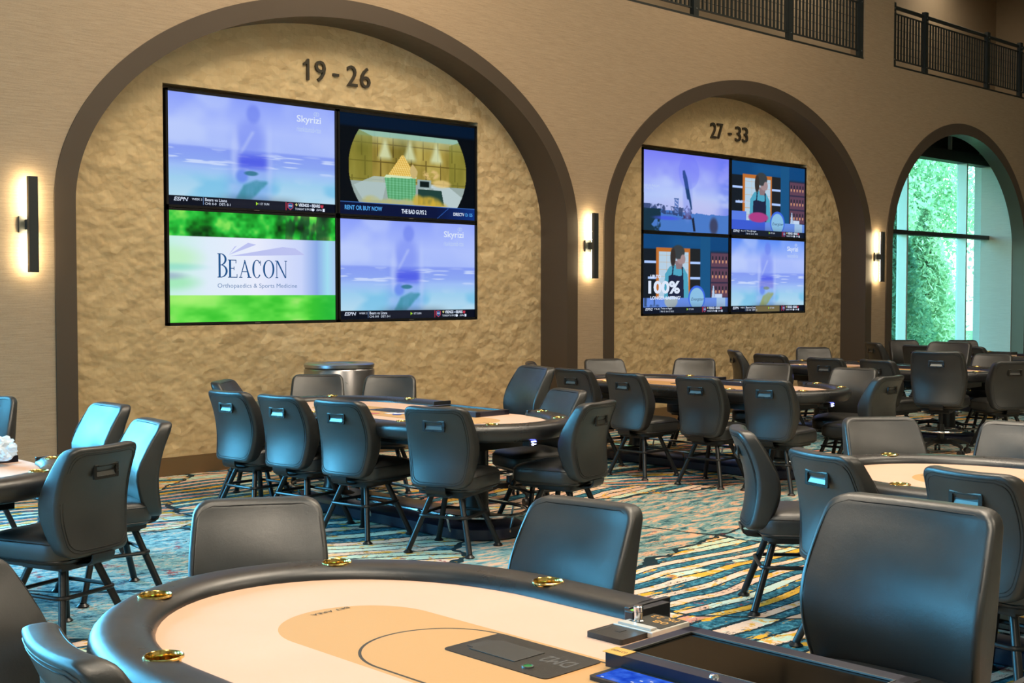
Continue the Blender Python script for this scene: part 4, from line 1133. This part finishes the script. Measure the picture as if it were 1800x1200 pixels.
# ------------------------------------------------------------------ poker tables (long axis Y, dealer side +X)
HW, ST, EA = .548, .62, .69        # felt half width, straight half length, end semi axis
def track(off, n=30, full=True):
    """closed outline around the felt, offset outwards; starts at the +X side going counter-clockwise"""
    pts = []
    a_, b_ = HW+off, EA+off
    m = 24
    for k in range(m): pts.append((a_, -ST+2*ST*k/m))
    for k in range(n): t = PI*k/n; pts.append((a_*math.cos(t), ST+b_*math.sin(t)))
    for k in range(m): pts.append((-a_, ST-2*ST*k/m))
    for k in range(n): t = PI+PI*k/n; pts.append((a_*math.cos(t), -ST+b_*math.sin(t)))
    return pts
NY0, NY1 = -.77, .27
CUPS = [(-.585, .72), (-.585, -.72), (-.30, 1.275), (-.30, -1.275), (.325, 1.27), (.325, -1.27), (.605, .62), (.590, -.86), (-.62, .22), (-.62, -.25)]
def make_table():
    root = empty('poker_table')
    # rail
    c = .078; base = track(c); N = len(base)
    # open path from NY1 (going +Y, ccw) round to NY0
    path = [(HW+c, NY1)]+[p for p in base[:24] if p[1] > NY1+.01]+base[24:]+[(HW+c, -ST)]
    # append end portion climbing from -ST to NY0 is not needed when NY0 < -ST
    path = [p for p in path]
    # trim the tail so that the rail ends at NY0 on the +X side
    while path and not (path[-1][1] < NY0 and path[-1][0] > 0): path.pop()
    path.append((HW+c-.004, NY0))
    prof = []
    for k in range(28):
        a = 2*PI*k/28; x = math.cos(a); z = math.sin(a)
        e = .72
        px = .084*math.copysign(abs(x)**e, x); pz = .052*math.copysign(abs(z)**e, z)
        if pz < 0: pz *= 1.25; px *= .93
        prof.append((px, .752+pz))
    P_ = [Vector((x, y)) for x, y in path]; loops = []
    # resample finely
    fine = [P_[0]]
    for a, b_ in zip(P_[:-1], P_[1:]):
        n = max(1, int((b_-a).length/.05))
        for k in range(1, n+1): fine.append(a+(b_-a)*k/n)
    for i, p in enumerate(fine):
        d = (fine[min(i+1, len(fine)-1)]-fine[max(i-1, 0)]).normalized(); n_ = Vector((d.y, -d.x))
        loops.append([(p.x+n_.x*px, p.y+n_.y*px, z) for px, z in prof])
    rail = MB().loft(loops).build('padded_rail', M['rail'], root, angle=50)
    cut = MB()
    for x, y in CUPS: cut.cyl(x, y, .72, .86, .0425, 28)
    co_ = cut.build('cutter', M['rail'])
    md = rail.modifiers.new('b', 'BOOLEAN'); md.operation = 'DIFFERENCE'; md.object = co_; md.solver = 'EXACT'
    bpy.context.view_layer.update()
    me = D.meshes.new_from_object(rail.evaluated_get(bpy.context.evaluated_depsgraph_get()))
    rail.modifiers.clear(); rail.data = me; D.objects.remove(co_)
    if not me.materials: me.materials.append(M['rail'])
    me.polygons.foreach_set('use_smooth', [True]*len(me.polygons)); me.set_sharp_from_angle(angle=R(50))
    for x, y in CUPS:
        b = MB(); b.lathe(x, y, [(.0, .722), (.0405, .722), (.0410, .790), (.0415, .8035), (.0440, .8065), (.0475, .8050), (.048, .801), (.042, .797)], 32)
        b.build('cup_holder', M['brass'], root)
    # felt
    pts = track(.01)
    f = MB(); f.add([(x, y, .765) for x, y in pts]+[(x, y, .735) for x, y in pts], [tuple(range(len(pts)))]+[(i, (i+1) % len(pts), len(pts)+(i+1) % len(pts), len(pts)+i) for i in range(len(pts))])
    felt = f.build('felt_top', M['felt'], root, angle=30)
    for sy in (1, -1):
        o = text_mesh('BET AREA', 'felt_lettering', M['ink'], .125, .016, align='C')
        o.parent = felt; o.location = (.03*sy, sy*.905, .7662); o.rotation_euler = (0, 0, PI if sy > 0 else 0)
    # under body
    b = MB(); pi = track(.05)
    b.loft([[(x*.97, y*.985, .735) for x, y in pi], [(x, y, .72) for x, y in pi], [(x*.97, y*.985, .690) for x, y in pi]])
    b.build('apron', M['dark_plastic'], root, angle=30)
    b = MB(); b.box(-.30, .30, -1.05, 1.05, .60, .69); b.build('under_frame', M['black_metal'], root, smooth=False)
    # two columns on one long oval plinth with a chrome foot rail
    for y in (-.80, .80):
        b = MB(); b.lathe(0, y, [(.16, .09), (.105, .12), (.085, .18), (.085, .60), (.16, .62)], 28); b.build('column', M['black_metal'], root)
    def oval(hx, L, n=20): 
        return [(hx*math.cos(PI*k/n), L+hx*math.sin(PI*k/n)) for k in range(n+1)]+[(hx*math.cos(PI+PI*k/n), -L+hx*math.sin(PI+PI*k/n)) for k in range(n+1)]
    b = MB(); b.loft([[(x, y, z) for x, y in oval(hx, .85)] for hx, z in ((.27, 0), (.285, .012), (.285, .075), (.25, .095))]); b.build('plinth', M['navy_body'], root, angle=35)
    rl = MB(); rl.tube([(x, y, .165) for x, y in oval(.315, .85)], .0125, 8, closed=True)
    rb = rl.build('foot_rail', M['chrome'], root)
    rl = MB()
    for x, y in [(s*.315, yy) for s in (1, -1) for yy in (-.85, 0, .85)]+[(0, 1.165), (0, -1.165)]:
        k = .285/.315 if abs(y) < 1 else 1.
        rl.tube([(x, y, .165), (x*k*.98, (y if abs(y) < 1 else y*.97), .05)], .008, 6)
    rl.build('rail_strut', M['chrome'], rb)
    # shuffler plate
    sp = MB(); sp.loft([[(.105+x, .232+y, z) for x, y in rrect(.100, .178, .016, 4)] for z in (.760, .7672)]); s = sp.build('shuffler_plate', M['plate'], root)
    b = MB(); b.box(.05, .155, .20, .36, .7672, .7690); b.box(.065, .14, .36, .385, .7672, .7684); b.build('card_lift_lid', M['plate_lid'], s, smooth=False, bevel=.0008)
    MB().cyl(.045, .150, .7672, .7700, .011, 24).build('start_button', M['green_button'], s)
    MB().lathe(.045, .150, [(.011, .7672), (.0112, .7708), (.0145, .7705), (.015, .7672)], 24).build('button_ring', M['handle_steel'], s)
    o = text_mesh('DM2', 'plate_logo', M['mark_grey'], .095, .05, align='C', bold=.02); o.parent = s; o.location = (.125, .128, .7675); o.rotation_euler = (0, 0, PI/2)
    # chip tray
    tx0, tx1, ty0, ty1 = .185, .515, -.60, .03
    b = MB()
    for q in ((tx0, tx0+.045, ty0, ty1), (tx1-.045, tx1, ty0, ty1), (tx0, tx1, ty0, ty0+.035), (tx0, tx1, ty1-.035, ty1)): b.box(q[0], q[1], q[2], q[3], .765, .800)
    tr = b.build('chip_tray', M['navy_body'], root, smooth=False)
    b = MB()
    for q in ((tx0+.045, tx0+.048, ty0+.035, ty1-.035), (tx1-.048, tx1-.045, ty0+.035, ty1-.035), (tx0+.045, tx1-.045, ty0+.035, ty0+.038), (tx0+.045, tx1-.045, ty1-.038, ty1-.035)): b.box(q[0], q[1], q[2], q[3], .797, .8012)
    b.build('tray_edging', M['handle_steel'], tr, smooth=False)
    b = MB(); b.box(tx0+.04, tx1-.04, ty0+.03, ty1-.03, .766, .769)
    for k in range(9):
        y = ty0+.06+k*.06; b.tube([(tx0+.05, y, .772), (tx1-.05, y, .772)], .006, 6)
    b.build('chip_rows', M['dark_plastic'], tr, smooth=False)
    b = MB(); b.box(tx0+.047, tx1-.047, ty0+.037, ty1-.037, .7925, .796); b.build('smoked_lid', M['smoke'], tr, smooth=False)
    MB().lathe(tx0+.022, -.27, [(0, .806), (.010, .805), (.012, .800)], 20).build('tray_lock', M['chrome'], tr)
    # rail end caps
    for y, sg in ((NY1, -1), (NY0, 1)):
        b = MB(); b.box(HW-.012, HW+.165, min(y, y+sg*.018), max(y, y+sg*.018), .70, .803); b.build('rail_end_cap', M['dark_plastic'], root, smooth=False, bevel=.003)
    # usb chargers under the rail
    for x, y, nx, ny in ((-.60, -.45, -1, 0), (-.08, -1.40, 0, -1), (-.60, .55, -1, 0)):
        n_ = Vector((nx, ny, 0)); t_ = Vector((-ny, nx, 0)); c = Vector((x, y, .672))
        def bx(u0, u1, v0, v1, w0, w1):
            return [tuple(c+t_*u+n_*v+Vector((0, 0, w))) for w in (w0, w1) for v in (v0, v1) for u in (u0, u1)]
        F_ = [(0, 2, 3, 1), (4, 5, 7, 6), (0, 1, 5, 4), (2, 6, 7, 3), (0, 4, 6, 2), (1, 3, 7, 5)]
        ch_ = MB().add(bx(-.04, .04, -.03, .03, -.014, .022), F_).build('usb_charger', M['dark_plastic'], root, smooth=False)
        MB().add(bx(-.022, .022, .028, .0325, .012, .018), F_).build('blue_led', M['led'], ch_, smooth=False)
        ring = MB(); ring.tube([tuple(c+t_*(-.008+.010*math.cos(q*.63))+n_*.032+Vector((0, 0, -.002+.006*math.sin(q*.63)))) for q in range(10)], .0022, 5, closed=True)
        ring.tube([tuple(c+t_*.004+n_*.032+Vector((0, 0, -.002))), tuple(c+t_*.020+n_*.032+Vector((0, 0, -.002)))], .003, 5)
        ring.build('key_icon', M['led_white'], ch_)
    return root
TABLES = [(2.06, 1.93, 'nearest poker table, filling the bottom of the view, pink felt with tan oval'),
          (5.71, 2.04, 'poker table at the right edge, partly hidden behind three large chairs'),
          (2.28, 7.10, 'poker table cut off by the left edge with a plastic bag on it'),
          (5.90, 7.13, 'middle poker table with playing cards and a row of cyan lit chairs'),
          (9.70, 7.25, 'poker table in the second row, in front of the second group of televisions'),
          (13.30, 7.40, 'poker table beyond the second row, near the arch leg before the window'),
          (17.00, 7.50, 'farthest poker table, directly below the arched window')]
PT0 = make_table()
for i, (x, y, l) in enumerate(TABLES):
    o = PT0 if i == 0 else copy_tree(PT0)
    o.location = (x, y, 0); tag(o, l, 'table', 'poker tables')

# ------------------------------------------------------------------ things on the front table
AX, AY = 2.06, 1.93
o = empty('tablet', (2.190, 1.755, .7655)); tag(o, 'small tablet with a bright blue screen at the bottom edge, on the front table', 'tablet')
b = MB(); b.loft([[(x, y, z) for x, y in rrect(.052, .165, .010, 4)] for z in (0, .009)]); b.build('tablet_body', M['dark_plastic'], o)
t = NT('tablet_picture'); v = t.coord(); nn = t.noise(v, 26, 4)
em = t.new('ShaderNodeEmission'); t.set(em, 0, t.ramp(nn, [(.35, hexc(20, 60, 190)), (.6, hexc(60, 110, 230)), (.72, hexc(110, 130, 220))])); em.inputs[1].default_value = 1.
t.l.new(em.outputs[0], t.out.inputs[0])
ts_ = MB().add([(-.043, -.150, .0095), (.043, -.150, .0095), (.043, .150, .0095), (-.043, .150, .0095)], [(0, 1, 2, 3)]).build('tablet_screen', t.m, o, smooth=False)
b = MB()
for x, y in ((.0, .05), (.012, .03), (-.02, .06), (.02, -.02), (-.01, -.05), (-.036, .135)): b.box(x-.002, x+.002, y-.004, y+.004, .0096, .0100)
b.build('screen_icons', M['white'], ts_, smooth=False)
o = empty('card_reader', (2.465, 2.105, .7655)); tag(o, 'flat black card reader on the pink felt left of the engraved acrylic block', 'card reader')
MB().loft([[(x, y, z) for x, y in rrect(.062, .060, .008, 3)] for z in (0, .014)]).build('reader_body', M['plate'], o, bevel=0)
MB().box(-.008, .018, -.008, .008, .014, .0148).build('reader_window', M['dark_plastic'], o, smooth=False)
MB().box(-.045, .02, .044, .046, .014, .0146).build('reader_line', M['mark_grey'], o, smooth=False)
o = empty('acrylic_lamp_block', (2.60, 2.095, .782)); tag(o, 'frosted acrylic block with a steel post and gold lettering, beside the rail end', 'sign')
blk = MB().box(-.095, .060, -.066, .066, -.016, .0).build('acrylic_block', M['acrylic'], o, smooth=False, bevel=.002)
MB().box(-.055, .056, -.060, .052, .0002, .0012).build('black_insert', M['label_ink'], blk, smooth=False)
for tx, x, y, w in (('PK 23', .034, -.005, .085), ('08', -.004, -.020, .045)):
    q = text_mesh(tx, 'gold_lettering', M['gold_text'], w, .024, align='C'); q.parent = blk; q.location = (x, y, .0016); q.rotation_euler = (0, 0, PI/2)
MB().box(-.088, -.064, -.055, .055, .0005, .006).build('clear_strip', M['acrylic'], blk, smooth=False)
b = MB(); b.lathe(-.035, .03, [(.016, 0), (.016, .004), (.011, .006), (.011, .026), (.013, .028), (.013, .040), (.010, .043), (0, .043)], 24); b.build('steel_post', M['chrome'], o)
o = empty('badge_reader', (2.645, 2.163, .7655)); tag(o, 'black box with a tiny green light on the cut end of the front table rail', 'card reader')
MB().box(-.075, .085, -.014, .014, 0, .036).build('reader_case', M['dark_plastic'], o, smooth=False, bevel=.003)
MB().box(-.062, -.054, -.004, .004, .036, .0370).build('status_light', M['green_led'], o, smooth=False)
o = empty('asset_label', (2.262, 1.935, .8003)); tag(o, 'small gold label stuck on the near left corner of the chip tray', 'label')
MB().box(-.022, .030, -.030, .030, 0, .0012).build('label_plate', M['gold_text'], o, smooth=False)
q = text_mesh('023480', 'label_number', M['label_ink'], .046, .012, align='C'); q.parent = o; q.location = (.004, 0, .0014); q.rotation_euler = (0, 0, PI/2)

# cards on the middle table
random.seed(5)
cards = [(5.76, 7.28, 'card_red', 'red backed playing card lying alone on the middle table'), (5.86, 7.19, 'card_white', 'white playing card beside the red pair on the middle table'), (5.83, 7.09, 'card_blue', 'blue playing card on the middle table, left of the red pair'),
         (5.92, 7.03, 'card_red', 'red playing card at the right of the small spread on the middle table'), (5.88, 7.12, 'card_white', 'white playing card in the middle of the small spread on the middle table')]
for k, (x, y, mt, lab) in enumerate(cards):
    b = MB(); b.loft([[(u, v, z) for u, v in rrect(.031, .044, .004, 2)] for z in (0, .0006)])
    c = b.build('playing_card', M[mt], None); c.location = (x, y, .7655+.0008*k); c.rotation_euler = (0, 0, .5+.9*k); tag(c, lab, 'card', 'cards on the middle table')

# left table: a crumpled clear bag and a dealer tray box
bm = bmesh.new(); bmesh.ops.create_icosphere(bm, subdivisions=4, radius=.09)
rng = random.Random(3)
from mathutils import noise as mn
for v_ in bm.verts:
    n = mn.noise(v_.co*22)*.03+mn.noise(v_.co*60)*.010; v_.co += v_.co.normalized()*n; v_.co.z = max(v_.co.z*.75, -.05)
me = D.meshes.new('plastic_bag'); bm.to_mesh(me); bm.free()
t = NT('crumpled_plastic'); b = t.bsdf(Base_Color=(.8, .86, .9, 1), Roughness=.22, Transmission_Weight=.35); M['bag'] = t.m
me.materials.append(M['bag'])
o = D.objects.new('plastic_bag', me); COL.objects.link(o); o.location = (2.66, 6.42, .845); tag(o, 'crumpled clear plastic bag on the left table at the picture edge', 'bag')

# ------------------------------------------------------------------ lights
def area(name, loc, size, energy, color, rot, sy=None, spread=None):
    l = D.lights.new(name, 'AREA'); l.energy = energy; l.color = color; l.size = size
    if sy: l.shape = 'RECTANGLE'; l.size_y = sy
    if spread: l.spread = spread
    o = D.objects.new(name, l); COL.objects.link(o); o.location = loc; o.rotation_euler = rot; return o
WARM = (1., .84, .64)
for x, y, e in ((1., 1.5, 430), (6.5, 4.5, 540), (12.5, 4.5, 260), (7.5, -2.5, 380), (-4., -1., 320), (19., 4.5, 80)):
    area('ceiling_light', (x, y, 7.9), 2.6, e, WARM, (0, 0, 0))
# daylight from the glazed side on the left
for cx, e in ((1.04, 2300), (-5.57, 1100)):
    area('daylight', (cx, 10.66, 2.0), 4.8, e, (.12, .60, 1.), (R(-88), 0, 0), 3.8)
area('blue_daylight', (-8.9, 6.9, 2.0), 3.2, 330, (.16, .55, 1.), (0, R(-88), 0), 1.1, R(150))
def wash(x, e): area('wall_wash', (x, 8.3, 6.6), 2.4, e, (1., .76, .50), (R(28), 0, 0), .6)
wash(7.4, 70); wash(13.8, 22)
for x, e in ((13.5, 60), (19.5, 45), (24, 30)): area('mezzanine_fill', (x, 11.4, 8.0), 1.2, e, WARM, (0, 0, 0))  # unseen fill lamps, added to brighten the mezzanine back wall

w = D.worlds.new('world'); scene.world = w; w.use_nodes = True; nt = w.node_tree; nt.nodes.clear()
bg = nt.nodes.new('ShaderNodeBackground'); ou = nt.nodes.new('ShaderNodeOutputWorld')
sk = nt.nodes.new('ShaderNodeTexSky'); sk.sky_type = 'NISHITA'; sk.sun_disc = False; sk.sun_elevation = R(42); sk.sun_rotation = R(200)
mxn = nt.nodes.new('ShaderNodeMix'); mxn.data_type = 'RGBA'; mxn.blend_type = 'MULTIPLY'; mxn.inputs[0].default_value = 1.; mxn.inputs[7].default_value = (.72, 1., .96, 1)
nt.links.new(sk.outputs[0], mxn.inputs[6]); nt.links.new(mxn.outputs[2], bg.inputs[0]); bg.inputs[1].default_value = 1.8; nt.links.new(bg.outputs[0], ou.inputs[0])
sun = D.lights.new('sun', 'SUN'); sun.energy = 7.; sun.angle = R(1); sun.color = (.9, 1., .86)
so = D.objects.new('sun', sun); COL.objects.link(so); so.rotation_euler = (R(30), R(28), 0)

vs = scene.view_settings
vs.view_transform = 'Standard'; vs.look = 'None'; vs.exposure = 0.0; vs.gamma = 1.0; vs.use_curve_mapping = False
